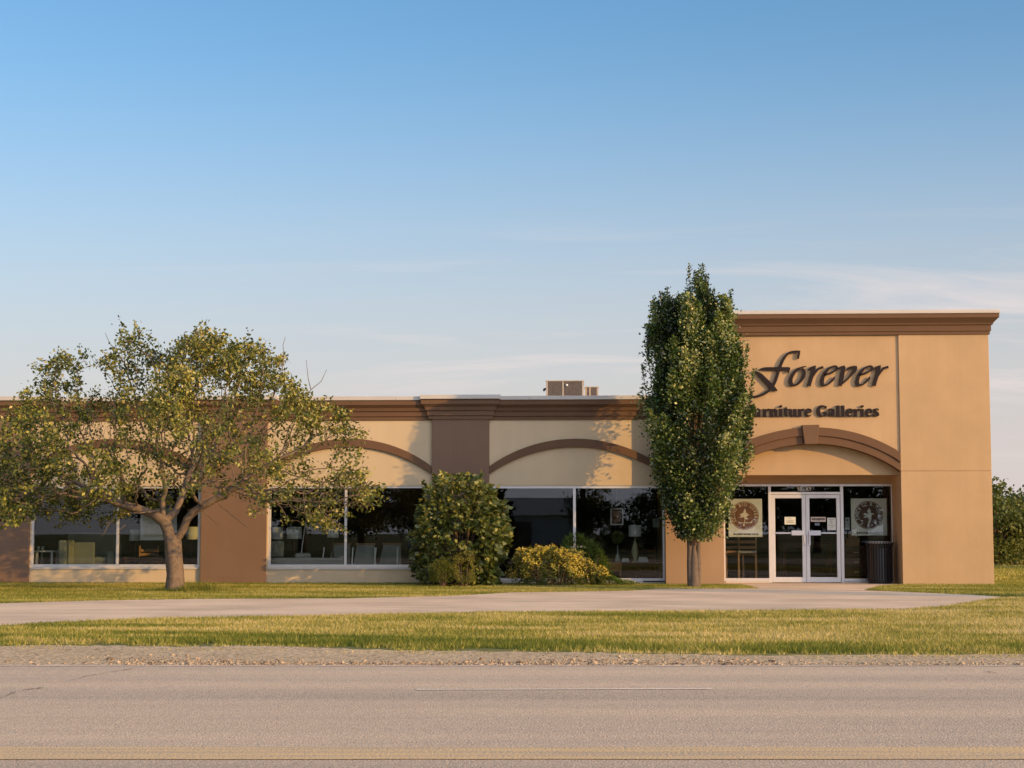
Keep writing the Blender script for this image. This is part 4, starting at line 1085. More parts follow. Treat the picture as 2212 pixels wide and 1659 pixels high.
# ragged outer shoots with leaf tufts
cc = np.array([tx, ty, 3.0]); shm = mb
cand = tips[np.argsort(-np.linalg.norm((nodes[tips]-cc)*np.array([.8,.8,1.3]), axis=1))][:520]
for i in r1.permutation(cand)[:190]:
    d0 = unit(nodes[i]-cc+r1.normal(size=3)*.8+np.array([0,0,.7])); L_ = r1.uniform(.12,.36)
    q0 = nodes[i]; q1 = q0+d0*L_*.5+r1.normal(size=3)*.03; q2 = q0+d0*L_+np.array([0,0,-.04])+r1.normal(size=3)*.03
    shm.tube([q0, q1, q2], [.005,.004,.002], 3, cap=False)
    nl = int(r1.integers(10,34)); t = r1.uniform(.25,1.05,(nl,1))
    pts.append(q0+(q2-q0)*t+r1.normal(size=(nl,3))*.05); dirs.append(d0+r1.normal(size=(nl,3))*.9+np.array([0,0,-.3])); ls.append(r1.uniform(.055,.10,nl)); tin.append(np.clip(.55+.22*r1.normal(size=nl)+.12*r1.normal(), 0, 1))
shm.build('branches', M['bark'], tree, smooth_=True)
P = np.concatenate(pts); D = np.concatenate(dirs)
add_crown('crown', tree, P, D, np.concatenate(ls), .62, lm1, r1, np.concatenate(tin))
print('spreading tree', len(nodes), 'nodes', len(P), 'leaves')
# tall grass round its foot is added with the lawn

# ------------------------------------------------------------------ the columnar tree
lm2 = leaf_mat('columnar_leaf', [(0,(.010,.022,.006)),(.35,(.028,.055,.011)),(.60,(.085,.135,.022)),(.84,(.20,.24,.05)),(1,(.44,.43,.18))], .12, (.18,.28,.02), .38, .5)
YC = -2.05
cxo = ax(1500, YC, 1266)
KC = 1/(F/(38.6))
ctree = thing('columnar_tree', 'tall narrow columnar tree with dense dark green leaves between the bays and the entrance', 'tree', (cxo, YC, 0))
cz_of = lambda v: 1.23+(1150-v)*KC
vv = np.array([568, 580, 600, 625, 650, 700, 760, 820, 870, 940, 1000, 1050, 1090, 1130, 1160, 1176])
Lh = np.array([-4, -6, -8, -30, -84, -98, -106, -110, -122, -112, -96, -78, -62, -48, -32, -18])+0.
Rh = np.array([30, 36, 42, 52, 80, 88, 106, 122, 134, 128, 118, 106, 84, 60, 36, 20])+0.
zs_ = np.array([cz_of(v) for v in vv])[::-1]
Lz = lambda z: np.interp(z, zs_, Lh[::-1])*KC; Rz = lambda z: np.interp(z, zs_, Rh[::-1])*KC
r2 = np.random.default_rng(5)
cb = MB(); pts = []; dirs = []; ls = []; tin = []
for sx, r0 in ((-.085, .085), (.085, .075)):
    cb.tube(smooth([(cxo+sx*.8, YC, -.05), (cxo+sx*1.1, YC, .5), (cxo+sx*1.2, YC+.02, 1.0), (cxo+sx*2.2, YC, 2.2), (cxo+sx*2.4, YC, 4), (cxo+sx*1.5, YC, 6)]), list(np.linspace(1, .12, 21)*r0), 10)
cb.tube([(cxo, YC, -.05), (cxo, YC, .06), (cxo, YC, .3), (cxo, YC, .6), (cxo, YC, .95)], [.155, .125, .11, .095, .03], 12)
trunkc = cb.build('trunk', M['bark2'], ctree, smooth_=True)
bb = MB()
NPL = 150
zmin, zmax = zs_[0], zs_[-1]
def plume(zc_, ph, fr, ln, wd, nl, spec=None):
    """an upright spray of leaves; fr = share of the crown's half width"""
    t = np.clip(r2.beta(1.5, 1.25, nl), 0, 1)
    z = zc_-ln/2+ln*t
    hw = np.where(math.cos(ph) > 0, Rz(np.clip(z, zmin, zmax)), -Lz(np.clip(z, zmin, zmax)))
    hwm = (Rz(np.clip(z, zmin, zmax))-Lz(np.clip(z, zmin, zmax)))/2
    off = (Rz(np.clip(z, zmin, zmax))+Lz(np.clip(z, zmin, zmax)))/2
    lump = 1+.24*noise.noise(Vector((math.cos(ph)*1.6, math.sin(ph)*1.6, zc_*.75)))
    lean = fr*(.72+.34*t)*lump
    wloc = wd*np.sin(np.pi*np.clip(t*.86+.10, 0, 1))**.7
    x = cxo+np.cos(ph)*lean*hw*.94+r2.normal(size=nl)*wloc; y_ = YC+np.sin(ph)*lean*hwm*.94+r2.normal(size=nl)*wloc
    p = np.stack([x, y_, z], 1)
    dd = np.stack([np.cos(ph)*.5+r2.normal(size=nl)*.8, np.sin(ph)*.5+r2.normal(size=nl)*.8, .35+r2.normal(size=nl)*.6], 1)
    pts.append(p); dirs.append(dd); ls.append(r2.uniform(.048,.085,nl))
    tin.append(np.clip(.36+.30*r2.normal()+.20*r2.normal(size=nl)+.34*(t-.5), 0, 1))  # tint rises along the spray: highlights painted on the tips
    a = max(.9, zc_-ln*.9)
    bx = cxo+math.cos(ph)*fr*.5*hwm.mean(); by = YC+math.sin(ph)*fr*.5*hwm.mean()
    bb.tube([(cxo+math.cos(ph)*.06, YC+math.sin(ph)*.06, max(.95, a-.4)), (bx, by, (a+zc_)/2), (float(x.mean()), float(y_.mean()), zc_+ln*.15), (float(x.mean())+math.cos(ph)*.03, float(y_.mean()), zc_+ln*.45)], [.02, .014, .008, .003], 4, cap=False)
zg = np.linspace(zmin, zmax, 200)
for i in range(NPL):
    while True:
        zc_ = r2.uniform(zmin+.25, zmax-.35); w = (Rz(zc_)-Lz(zc_))/2
        if r2.random() < (w/1.25)**1.0+.12: break
    ph = r2.uniform(0, 2*math.pi); fr = .30+.66*math.sqrt(r2.random()); ln = r2.uniform(.9, 1.9)
    lx = math.cos(ph)*fr*(Rz(zc_) if math.cos(ph) > 0 else -Lz(zc_))
    okz = zg[(Lz(zg) <= lx-.02) & (Rz(zg) >= lx+.02)]
    ztop = okz.max() if len(okz) else zc_
    ztop = min(ztop, zmax-.25-.9*abs(math.sin(ph))*fr)
    if zc_+ln/2 > ztop: zc_ = ztop-ln/2
    plume(zc_, ph, fr, ln, r2.uniform(.085, .165), int(r2.uniform(620, 1050)*ln/1.4))
# inner leaves round the stems, tinted dark to stand in for the crown's inner shade
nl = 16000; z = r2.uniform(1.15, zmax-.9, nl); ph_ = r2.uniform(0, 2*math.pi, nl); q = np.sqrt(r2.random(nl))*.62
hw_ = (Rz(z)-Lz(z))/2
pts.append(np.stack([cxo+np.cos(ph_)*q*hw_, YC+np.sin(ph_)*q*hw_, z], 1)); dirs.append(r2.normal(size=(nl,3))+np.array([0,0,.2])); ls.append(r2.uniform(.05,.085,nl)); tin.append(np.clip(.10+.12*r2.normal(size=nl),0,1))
# leading shoots at the top and ragged side sprigs
for u, v0, v1, w in ((1496,568,690,.075),(1523,570,700,.10),(1510,588,760,.17),(1532,590,760,.15),(1514,600,800,.2),(1440,632,790,.15),(1572,636,790,.15),(1415,655,800,.13),(1584,628,760,.05),(1572,640,760,.07),(1546,628,760,.05),(1418,640,760,.06),(1448,618,760,.07),(1470,626,770,.06),(1432,628,740,.06),(1618,750,860,.05),(1632,800,900,.04),(1600,770,880,.06),(1400,700,820,.05),(1392,790,880,.05)):
    z1_, z0_ = cz_of(v0), cz_of(v1); nl = int(170*(z1_-z0_)/1.2*max(1, w/.06))+60
    t = r2.random(nl)**.9; z = z0_+(z1_-z0_)*t
    wl2 = w*(1-.75*t)
    x0_ = cxo+(u-1500)*KC
    p = np.stack([x0_+(1-t)*(cxo-x0_)*.12+r2.normal(size=nl)*wl2, YC+r2.normal(size=nl)*wl2+r2.uniform(-.3,.3), z], 1)
    pts.append(p); dirs.append(np.stack([r2.normal(size=nl), r2.normal(size=nl), .6+r2.normal(size=nl)*.5], 1)); ls.append(r2.uniform(.04,.065,nl)); tin.append(np.clip(.45+r2.normal(size=nl)*.2,0,1))
    bb.tube([(x0_+(cxo-x0_)*.4, YC, z0_-.5), (x0_+(cxo-x0_)*.1, YC, z0_), (x0_, YC, z1_-.02)], [.014, .009, .003], 4, cap=False)
bb.build('branches', M['twig'], ctree, smooth_=True)
P = np.concatenate(pts); D = np.concatenate(dirs); Lg = np.concatenate(ls); tn = np.concatenate(tin)
keep = (P[:,2] > 1.0+.15*r2.random(len(P)))
P, D, Lg, tn = P[keep], D[keep], Lg[keep], tn[keep]
gp = fbm(P*np.array([1,1,.55]), 2.6, 4.4); keep = gp > -.33-.12*r2.random(len(P)); P, D, Lg, tn, gp = P[keep], D[keep], Lg[keep], tn[keep], gp[keep]
tn = tn+.35*gp
tn = np.clip(tn+.18*fbm(P, 2.2, 1.7), 0, 1)
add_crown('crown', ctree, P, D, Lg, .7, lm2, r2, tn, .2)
print('columnar leaves', len(P))

# ------------------------------------------------------------------ shrubs against the wall
def mound(name, label, cat, outline, Yc, depth, m, nl, lsz, wd, seed, droop, tintf, stem_m, shell=.55, nst=26, gapn=.0, tilt_out=.8, big_right=0., sprays=0, spl=.4, amp=.34):
    """outline = [(v, u_left, u_right)] from the top down, photo places in the shrub's plane"""
    r_ = np.random.default_rng(seed)
    vs_ = [o_[0] for o_ in outline]; xl_ = []; xr_ = []; zz_ = []
    for v, a, b in outline: 
        A_, B_ = at(a, v, Yc), at(b, v, Yc); xl_.append(A_[0]); xr_.append(B_[0]); zz_.append(A_[1])
    zz_ = np.array(zz_)[::-1]; xl_ = np.array(xl_)[::-1]; xr_ = np.array(xr_)[::-1]
    cxm = (xl_.min()+xr_.max())/2
    root = thing(name, label, cat, (cxm, Yc, 0))
    z0_, z1_ = max(zz_[0], .02), zz_[-1]
    P = []; O = []
    lobes = [(r_.uniform(0, 2*math.pi), r_.uniform(z0_, z1_), r_.uniform(.14, .34)) for _ in range(40)]
    n_try = nl
    z = r_.uniform(z0_, z1_, n_try*2)
    w_ = (np.interp(z, zz_, xr_)-np.interp(z, zz_, xl_))/2
    ok = r_.random(len(z)) < np.sqrt(w_/w_.max()); z = z[ok][:n_try]; n = len(z)
    xl1, xr1 = np.interp(z, zz_, xl_), np.interp(z, zz_, xr_); c = (xl1+xr1)/2; hw = (xr1-xl1)/2
    ph = r_.uniform(0, 2*math.pi, n)
    rr_ = shell+(1-shell)*np.sqrt(r_.random(n))
    x = c+np.cos(ph)*hw*rr_; y_ = Yc+np.sin(ph)*depth*(hw/hw.max())**.6*rr_
    p = np.stack([x, y_, z], 1)
    q = fbm(p, 2.6, seed); q1 = fbm(p, 1.3, seed+3); p += np.stack([np.cos(ph), np.sin(ph), (.35 if amp > .25 else .12)*np.ones(n)], 1)*((q*.24+q1*amp)*min(1, hw.max()))[:,None]
    if gapn:
        kp = fbm(p, 3.4, seed+5) > -gapn; p, ph, z, q = p[kp], ph[kp], z[kp], q[kp]; n = len(p)
    for k in range(sprays):
        j = r_.integers(n); o_d = unit(np.array([math.cos(ph[j])*.7, math.sin(ph[j])*.7-.15, .75+.3*r_.normal()]))
        if p[j][2] < z0_+.35*(z1_-z0_): continue
        L_ = spl*r_.uniform(.4, 1.1); m_ = int(9+18*L_/max(spl, .1)); t = r_.random((m_,1))
        p = np.concatenate([p, p[j]+o_d*L_*t+r_.normal(size=(m_,3))*.02*(1+L_)]); ph = np.concatenate([ph, np.full(m_, ph[j])]); z = np.concatenate([z, np.full(m_, z[j])]); q = np.concatenate([q, np.full(m_, q[j]+.15)])
    n = len(p)
    rel = (z-z0_)/(z1_-z0_)
    dd = np.stack([np.cos(ph)*tilt_out+r_.normal(size=n)*.55, np.sin(ph)*tilt_out+r_.normal(size=n)*.55, -droop+rel*.5+r_.normal(size=n)*.45], 1)
    sizes = r_.uniform(lsz*.6, lsz*1.15, n)*(1+big_right*np.clip((p[:,0]-cxm)/hw.max(), 0, 1))
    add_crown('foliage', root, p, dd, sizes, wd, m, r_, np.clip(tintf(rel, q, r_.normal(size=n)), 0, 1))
    sb = MB()
    for k in range(nst):
        j = r_.integers(n); e = p[j]; b0 = np.array([cxm+(e[0]-cxm)*.25, Yc+(e[1]-Yc)*.2, -.03])
        mid = (b0+e)/2+np.array([(e[0]-b0[0])*.12, 0, .12*(z1_-z0_)]); sb.tube([b0, mid, b0+(e-b0)*.97], [.018*min(1,(z1_-z0_)), .011*min(1,(z1_-z0_)), .004], 5, cap=False)
    sb.build('stems', stem_m, root, smooth_=True)
    return root, p
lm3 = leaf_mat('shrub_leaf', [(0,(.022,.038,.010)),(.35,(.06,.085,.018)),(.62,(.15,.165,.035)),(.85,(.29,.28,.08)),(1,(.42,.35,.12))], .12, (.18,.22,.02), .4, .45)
lm4 = leaf_mat('yellow_shrub_leaf', [(0,(.025,.042,.010)),(.5,(.09,.115,.022)),(1,(.20,.19,.04))], .25, (.2,.2,.02))
lm5 = leaf_mat('yellow_flower', [(0,(.60,.42,.03)),(.5,(.85,.66,.09)),(1,(.90,.76,.30))], .25, (.5,.3,.05), .7, .1)
lm6 = leaf_mat('heath_leaf', [(0,(.06,.085,.018)),(.5,(.14,.155,.03)),(1,(.27,.24,.06))], .25, (.2,.2,.02), .7, .1)
lm7 = leaf_mat('feather_leaf', [(0,(.05,.09,.012)),(.5,(.10,.16,.02)),(1,(.16,.22,.03))], .35, (.15,.25,.02))
YB1 = -.95
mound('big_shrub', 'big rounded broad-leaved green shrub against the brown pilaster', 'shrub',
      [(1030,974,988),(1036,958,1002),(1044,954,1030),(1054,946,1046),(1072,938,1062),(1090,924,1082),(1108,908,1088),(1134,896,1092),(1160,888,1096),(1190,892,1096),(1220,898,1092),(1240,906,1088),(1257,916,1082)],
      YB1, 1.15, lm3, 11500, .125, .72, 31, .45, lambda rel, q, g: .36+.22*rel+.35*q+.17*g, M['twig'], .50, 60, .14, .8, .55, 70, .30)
# a few loose sprays at its top and its right side
yel, yp = mound('yellow_shrub', 'low wide shrub covered in small yellow flowers in front of the right window', 'shrub',
      [(1186,1165,1215),(1192,1140,1240),(1200,1125,1262),(1212,1112,1284),(1226,1108,1296),(1240,1110,1298),(1252,1114,1292),(1260,1120,1284)],
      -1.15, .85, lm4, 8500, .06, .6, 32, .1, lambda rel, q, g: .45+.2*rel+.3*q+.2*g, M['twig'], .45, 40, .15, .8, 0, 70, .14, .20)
r_ = np.random.default_rng(77)
fl = yp[(yp[:,2] > .2) & (fbm(yp, 3.4, 9) > -.06)]; fl = fl[r_.permutation(len(fl))[:1500]]
fc = np.repeat(fl, 5, 0)+r_.normal(size=(len(fl)*5,3))*.018
cdir = fl-np.array([yel.location.x, -1.15, .2]); fc += np.repeat(unit(cdir), 5, 0)*.05
V, Fc = leaves(fc, r_.normal(size=fc.shape)+np.array([0,-.2,.5]), r_.uniform(.016,.034,len(fc)), .9, r_)
np_mesh('flowers', V, Fc, lm5, yel, np.repeat(np.clip(.5+.25*r_.normal(size=len(fc)),0,1),4))
mound('fine_shrub', 'small dull green fine-leaved tuft at the foot of the big shrub', 'shrub', [(1212,946,962),(1220,938,974),(1235,934,984),(1250,934,988),(1259,938,986)], -2.25, .3, lm6, 3200, .05, .25, 41, -.5, lambda rel, q, g: .25+.2*rel+.2*q+.2*g, M['twig'], .3, 12, .12, .8, 0, 60, .2, .6)
mound('fine_shrub', 'small golden fine-leaved tuft at the foot of the big shrub, the right of two', 'shrub', [(1208,994,1010),(1216,984,1020),(1230,980,1026),(1246,982,1026),(1259,988,1022)], -2.25, .3, lm6, 3600, .05, .25, 42, -.5, lambda rel, q, g: .6+.3*rel+.2*q+.2*g, M['twig'], .3, 12, .12, .8, 0, 60, .2, .6)
mound('feathery_plant', 'bright green feathery plant between the yellow shrub and the right window', 'plant', [(1158,1238,1262),(1172,1226,1284),(1190,1222,1298),(1215,1224,1308),(1240,1232,1312),(1256,1240,1310)], -.20, .36, lm7, 1500, .15, .10, 43, -.55, lambda rel, q, g: .5+.2*rel+.25*q+.2*g, M['twig'], .3, 16, .4)
mound('weed_clump', 'low bright green weeds beside the white window kerb', 'weeds', [(1243,1296,1320),(1249,1280,1352),(1256,1272,1376),(1261,1272,1384)], -.75, .35, lm7, 1800, .055, .4, 44, -.4, lambda rel, q, g: .5+.3*q+.25*g, M['twig'], .2, 10, .5)
# topiary ball in the window
r_ = np.random.default_rng(9)
d_ = unit(r_.normal(size=(500,3))); p_ = np.array(topi_c)+d_*.15*np.cbrt(r_.random((500,1)))
add_crown('foliage', topi_root, p_, d_+r_.normal(size=d_.shape)*.4, r_.uniform(.03,.05,500), .6, lm3, r_, r_.random(500))

# ------------------------------------------------------------------ trees beyond the lawn at the right, and across the street
lm8 = leaf_mat('far_leaf', [(0,(.045,.06,.014)),(.45,(.11,.13,.025)),(1,(.25,.24,.06))], .25, (.16,.2,.02), .5, .25)
def crown_tree(name, label, x, y_, h, rad_, seed, nl, lsz, base=.12, group=None, lob=16, tall=.5):
    r_ = np.random.default_rng(seed); o = thing(name, label, 'tree', (x, y_, 0), 0, group)
    t = MB(); t.tube(smooth([(x, y_, -.1), (x+.03*h*r_.normal()*.3, y_, h*.25), (x+r_.normal()*.06*h*.3, y_, h*.62)]), [h*.032, h*.028, h*.026, h*.022, h*.018, h*.014, h*.011, h*.009, h*.007][:9], 9)
    C = []
    for k in range(lob):
        zc_ = h*r_.uniform(base+.12, .92); f = math.sin(math.pi*min(1, max(.12, (zc_/h-base)/(1.02-base))))**tall
        ph = r_.uniform(0, 2*math.pi); rr_ = rad_*f*math.sqrt(r_.random())*.8
        C.append((x+math.cos(ph)*rr_, y_+math.sin(ph)*rr_, zc_, rad_*r_.uniform(.26, .48)))
        t.tube([(x, y_, h*r_.uniform(.12, .5)), (x+math.cos(ph)*rr_*.5, y_+math.sin(ph)*rr_*.5, zc_*.8), (C[-1][0], C[-1][1], zc_)], [h*.012, h*.008, h*.003], 5, cap=False)
    t.build('trunk', M['twig'], o, smooth_=True)
    ps = []; ds = []; tt = []
    tot = sum(c[3]**2 for c in C)
    for cx_, cy_, cz__, cr in C:
        n = int(nl*cr**2/tot); d_ = unit(r_.normal(size=(n,3))); d_[:,2] *= .8
        ps.append(np.array([cx_, cy_, cz__])+d_*cr*(.35+.65*r_.random((n,1))**.5)*(1+.25*r_.normal(size=(n,1)))); ds.append(d_+r_.normal(size=(n,3))*.6+np.array([0,0,-.2])); tt.append(.45+.2*r_.normal()*np.ones(n)+.2*r_.normal(size=n))
    P = np.concatenate(ps); D = np.concatenate(ds); tn = np.concatenate(tt); kp = P[:,2] > .05
    add_crown('crown', o, P[kp], D[kp], r_.uniform(lsz*.6, lsz*1.1, kp.sum()), .7, lm8, r_, np.clip(tn[kp],0,1))
    return o
BUSHY = []
for i, (u, vtop, Y, rd, lab) in enumerate(((2152,1040,22.5,1.5,'bushy green tree right beside the corner of the tower'), (2192,1078,24,1.3,'lower bushy tree behind the lawn at the right picture edge'), (2222,1062,27,1.5,'taller dark tree behind the lawn cut off by the right picture edge'),(2172,1100,29,1.6,'dim bushy tree standing behind the gap between the two trees by the tower'),(2290,1050,25,1.8,'bushy tree further right beyond the picture edge'),(2100,1050,30,1.8,'bushy tree hidden behind the tower'))):
    x, zt_ = at(u, vtop, Y)
    if not BUSHY: bushy_h = zt_
    BUSHY.append(crown_tree('bushy_tree', lab, x, Y, zt_, rd, 60+i, 5200, .17, .02, 'bushy trees beyond the side lawn', 20, .35))
# the far side of the street, which the shop windows mirror
P1 = crown_tree('street_tree', 'broad dark tree across the street mirrored in the shop windows', -1.0, -62, 8.5, 3.0, 81, 5200, .26, .10, 'trees across the street')
for x, y_, s_, rz in ((-10.5,-60,1.0,1.0), (-14,-62,.9,1.7), (-18,-64,1.15,2.2), (-23.5,-62,.8,3.1), (7.6,-63,.95,.6), (11.2,-64,1.1,5.0), (13.6,-62,.95,1.2), (16.6,-63,1.15,2.9), (21,-64,1.0,.6)):
    c = copy_tree(P1); c.location = (x, y_, 0); c.scale = (s_, s_, s_); c.rotation_euler = (0,0,rz)
for x, h in ((1.4, 2.9), (3.6, 3.3), (5.6, 3.0)):
    hb = copy_tree(BUSHY[0]); hb.location = (x, -61, 0); hb.scale = (1.0, 1.0, h/bushy_h); hb['label'] = 'rounded bush across the street mirrored low in the right shop window'; hb['group'] = 'bushes across the street'
P1.location.x = -.6; P1.scale = (.62, .62, .9)
c = copy_tree(BUSHY[2]); c.location = (25, 12, 0); c.scale = (1.7, 1.7, 1.5); c['label'] = 'bushy tree far right of the picture whose shade darkens the side lawn'
w_ = thing('warehouse', 'low pale warehouse across the street mirrored in the right shop window', 'warehouse', (-6, -70, 0))
MB().box(-12, 0, -76, -70, -.1, 2.3).build('wall', M['white'], w_)
MB().hexa([(-12.3,-76.2,2.31),(.3,-76.2,2.31),(.3,-69.7,2.31),(-12.3,-69.7,2.31)], [(-12.3,-73.6,3.5),(.3,-73.6,3.5),(.3,-73.2,3.5),(-12.3,-73.2,3.5)]).build('roof', M['cap'], w_)
MB().box(-7, -4, -69.999, -69.95, 0, 1.9).build('door', M['grille'], w_)
lp = thing('street_lamp', 'tall grey street lamp standing at the kerb right of the picture', 'lamp', (LAMP[0], LAMP[1], 0))
MB().lathe([(.16,0),(.16,.3),(.085,.32),(.055,7.2)], (LAMP[0],LAMP[1],0), 14).build('pole', M['steel'], lp, smooth_=True)
MB().tube(smooth([(LAMP[0],LAMP[1],7.1),(LAMP[0]-.02,LAMP[1]-.5,7.5),(LAMP[0],LAMP[1]-1.6,7.6)]), .035, 8).build('arm', M['steel'], lp, smooth_=True)
MB().box(LAMP[0]-.12, LAMP[0]+.12, LAMP[1]-2.2, LAMP[1]-1.6, 7.54, 7.66).build('lamp_head', M['steel'], lp, .03)
c = copy_tree(ctree); c.location = (13.4, -10.4, 0); c.scale = (.62,.62,.55); c['label'] = 'small columnar tree right of the picture whose shade falls across the driveway'; c['group'] = 'columnar trees'; ctree['group'] = 'columnar trees'

# ------------------------------------------------------------------ grass blades and stones
def inside(px_, py_, poly):
    r_ = np.zeros(len(px_), bool); n = len(poly); j = n-1
    for i in range(n):
        xi, yi = poly[i]; xj, yj = poly[j]
        c = ((yi > py_) != (yj > py_)) & (px_ < (xj-xi)*(py_-yi)/(yj-yi+1e-12)+xi); r_ ^= c; j = i
    return r_
def grass(name, poly, dens, hmin, hmax, m, seed, wid=.007, hmod=None):
    r_ = np.random.default_rng(seed); A = np.array(poly); x0, y0 = A.min(0); x1, y1 = A.max(0)
    n = int((x1-x0)*(y1-y0)*dens); X = r_.uniform(x0, x1, n); Y = r_.uniform(y0, y1, n); k = inside(X, Y, poly); X, Y = X[k], Y[k]; n = len(X)
    # tufts
    X += r_.normal(size=n)*.03; Y += r_.normal(size=n)*.03
    big = fbm(np.stack([X, Y, 0*X], 1)[::6], .55, seed); big = np.repeat(big, 6)[:n] if n % 6 == 0 else np.interp(np.arange(n), np.arange(0, n, 6), big)
    fine = np.array([noise.noise(Vector((a*.5, b*1.6, 3.3))) for a, b in zip(X, Y)]); fine2 = np.array([noise.noise(Vector((a*3.1, b*3.1, 7.7))) for a, b in zip(X, Y)])
    H = r_.uniform(hmin, hmax, n)*(1+.35*fine2)
    if hmod is not None: H *= hmod(X, Y)
    kp = H > .008; X, Y, H, fine, fine2 = X[kp], Y[kp], H[kp], fine[kp], fine2[kp]; n = len(X)
    a = r_.uniform(0, math.pi, n); ln = r_.normal(size=(n,2))*H[:,None]*.45
    w = wid*r_.uniform(.6, 1.3, n)
    b0 = np.stack([X-np.cos(a)*w, Y-np.sin(a)*w, np.zeros(n)-.002], 1); b1_ = np.stack([X+np.cos(a)*w, Y+np.sin(a)*w, np.zeros(n)-.002], 1)
    tp = np.stack([X+ln[:,0], Y+ln[:,1], H], 1)
    V = np.stack([b0, b1_, tp], 1).reshape(-1,3); Fc = np.arange(n*3).reshape(-1,3)
    tint = np.clip(TINT(X, Y, fine, fine2)+.17*r_.normal(size=n), 0, 1)
    o = np_mesh(name, V, Fc, m, None, np.repeat(tint, 3), off=(0,0,0))
    print(name, n); return tag(o, kind='stuff')
gm = leaf_mat('grass_blade', [(0,(.085,.125,.015)),(.28,(.21,.225,.032)),(.5,(.38,.34,.075)),(.75,(.58,.46,.16)),(1,(.70,.56,.26))], .30, (.36,.34,.05), .6, .2)
near_poly = DRV_BOT[::-1]
near_poly = [gd(-320,1391.5),gd(-120,1366)]+[gd(0,1354),gd(100,1347),gd(300,1338),gd(500,1334.6),gd(750,1329.6),gd(1106,1323),gd(1606,1320.6),gd(1957,1317.5),gd(2032,1312),gd(2160,1292.5),gd(2420,1292.5)]+GR_TOP[::-1][:-1]+[gd(-320,1398)]
def TINT(X, Y, f1, f2):
    s_ = (X+6)/14
    return .45+.24*np.clip(s_, -1, 1)+.62*f1+.18*f2
def edge_green(X, Y):
    return np.ones_like(X)
# greener, taller band along the shoulder
_T = TINT
def TINT(X, Y, f1, f2):
    d = edge_d(X, Y)-.1
    return _T(X, Y, f1, f2)-.30*np.exp(-((d-.75)/1.0)**2)+.12*np.exp(-((d+.1)/.35)**2)+.13*np.exp(-((d-3.2)/.9)**2)*np.clip((X+3)/5, 0, 1)
def edge_d(X, Y):
    """distance in from the ragged edge along the shoulder"""
    gx = np.array([p[0] for p in GR_TOP]); gy = np.array([p[1] for p in GR_TOP]); return Y-np.interp(X, gx, gy)
def tall(X, Y):
    d = edge_d(X, Y); h = 1+.45*np.exp(-((d-.55)/.55)**2)
    nz = np.array([noise.noise(Vector((a*1.3, b*2.2, 1.1)))+.6*noise.noise(Vector((a*4.3, b*5, 5.1))) for a, b in zip(X, Y)])
    return h*np.where((d < .45) & (nz > (d-.12)*1.6), 0, 1)*np.where(d < .25, .6, 1)
grass('verge_grass', near_poly, 1600, .02, .055, gm, 1, .0065, tall)
far_poly = [(ax(-420,YL-.04), YL-.04), (ax(1438,YL-.04), YL-.04), (XT0, -.04), (XE0+.05, -.04), (ax(1600,0), -.3), gd(1640,1272)]+DRV_TOP[:-6][::-1]
def TINT(X, Y, f1, f2): return .38+.36*f1+.14*f2+.10*np.sin(Y*2.2+X*.2)
foot = lambda X, Y: 1+5.0*np.exp(-((X-tx-.55)/.55)**2-((Y-ty-.05)/.35)**2)+1.2*np.exp(-((X-tx)/.4)**2-((Y-ty)/.4)**2)
grass('lawn_grass', far_poly, 1500, .02, .05, gm, 2, .0065, foot)
rt_poly = [gd(1872,1274.5), gd(1905,1266.5), (XE1+.15, -.06), (XT1+.02, -.06), (XT1+.02, 3.0), (XT1+3.2, 3.0), (XT1+3.2, -6), gd(2420,1291), gd(2160,1289.0), gd(2100,1285.5), gd(1990,1280.5)]
grass('corner_grass', rt_poly, 1300, .025, .06, gm, 3, .0065)
side_poly = [(XT1+.4, 3.0), (XT1+5, 3.0), (XT1+12, 23), (XT1+1, 23), (XT1+.4, 12)]
grass('side_lawn_grass', side_poly, 220, .04, .09, gm, 4, .014)
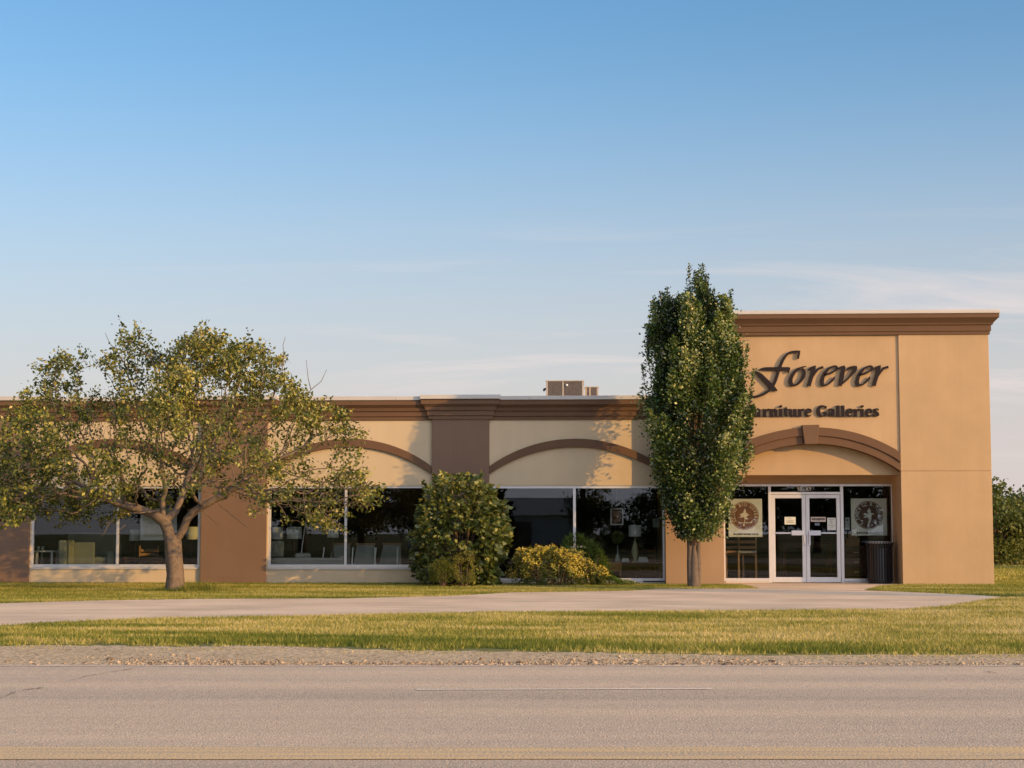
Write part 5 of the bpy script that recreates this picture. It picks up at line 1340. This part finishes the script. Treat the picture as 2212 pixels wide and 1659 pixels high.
shp = [(x, y-.02) for x, y in GR_TOP[:-1]]+[(x, y-.62) for x, y in GR_TOP[:-1]][::-1]
def TINT(X, Y, f1, f2): return .62+.3*f1+.25*f2
sparse = lambda X, Y: np.array([1.0 if noise.noise(Vector((a*.9, b*3.5, 9.1)))+.5*noise.noise(Vector((a*5, b*7, 2.2))) > .18 else 0 for a, b in zip(X, Y)])
grass('shoulder_weeds', shp, 700, .008, .03, gm, 8, .006, sparse)
# loose stones of the shoulder
r_ = np.random.default_rng(3)
ico_bm = bmesh.new(); bmesh.ops.create_icosphere(ico_bm, subdivisions=1, radius=1); iv = np.array([v.co[:] for v in ico_bm.verts]); ifc = np.array([[v.index for v in f.verts] for f in ico_bm.faces]); ico_bm.free()
n = 17000
s_ = r_.uniform(-9.2, 9, n); off_ = .02+np.abs(r_.normal(size=n))*.36*(1+.4*np.sin(s_*1.3))
u_ok = s_ > -7.3+np.clip(.4-off_, 0, .4)*-3
den = np.where(s_ < -4.5, .9, np.where(s_ < 2.5, .7, .25)); ok = (r_.random(n) < den) & (off_ < 1.5) & u_ok
s_, off_ = s_[ok], off_[ok]; n = len(s_)
cx_ = e0.x+dirx.x*s_+nrm.x*off_; cy_ = e0.y+dirx.y*s_+nrm.y*off_
sz = r_.uniform(.004, .011, n)*(1+1.3*(r_.random(n) > .96))
V = iv[None]*(1+.25*r_.normal(size=(n,12,1)))*sz[:,None,None]*np.stack([r_.uniform(.8,1.4,n), r_.uniform(.8,1.3,n), r_.uniform(.5,.85,n)],1)[:,None,:]
V = V+np.stack([cx_, cy_, .004+sz*.25], 1)[:,None,:]
Fc = (ifc[None]+(np.arange(n)*12)[:,None,None]).reshape(-1,3)
stm = leaf_mat('gravel_stone', [(0,(.11,.082,.060)),(.5,(.36,.265,.17)),(1,(.54,.41,.28))], 0., (.2,.2,.2), .9, .1)
tag(np_mesh('gravel_stones', V.reshape(-1,3), Fc, stm, None, np.repeat(r_.random(n), 12), off=(0,0,0)), kind='stuff')
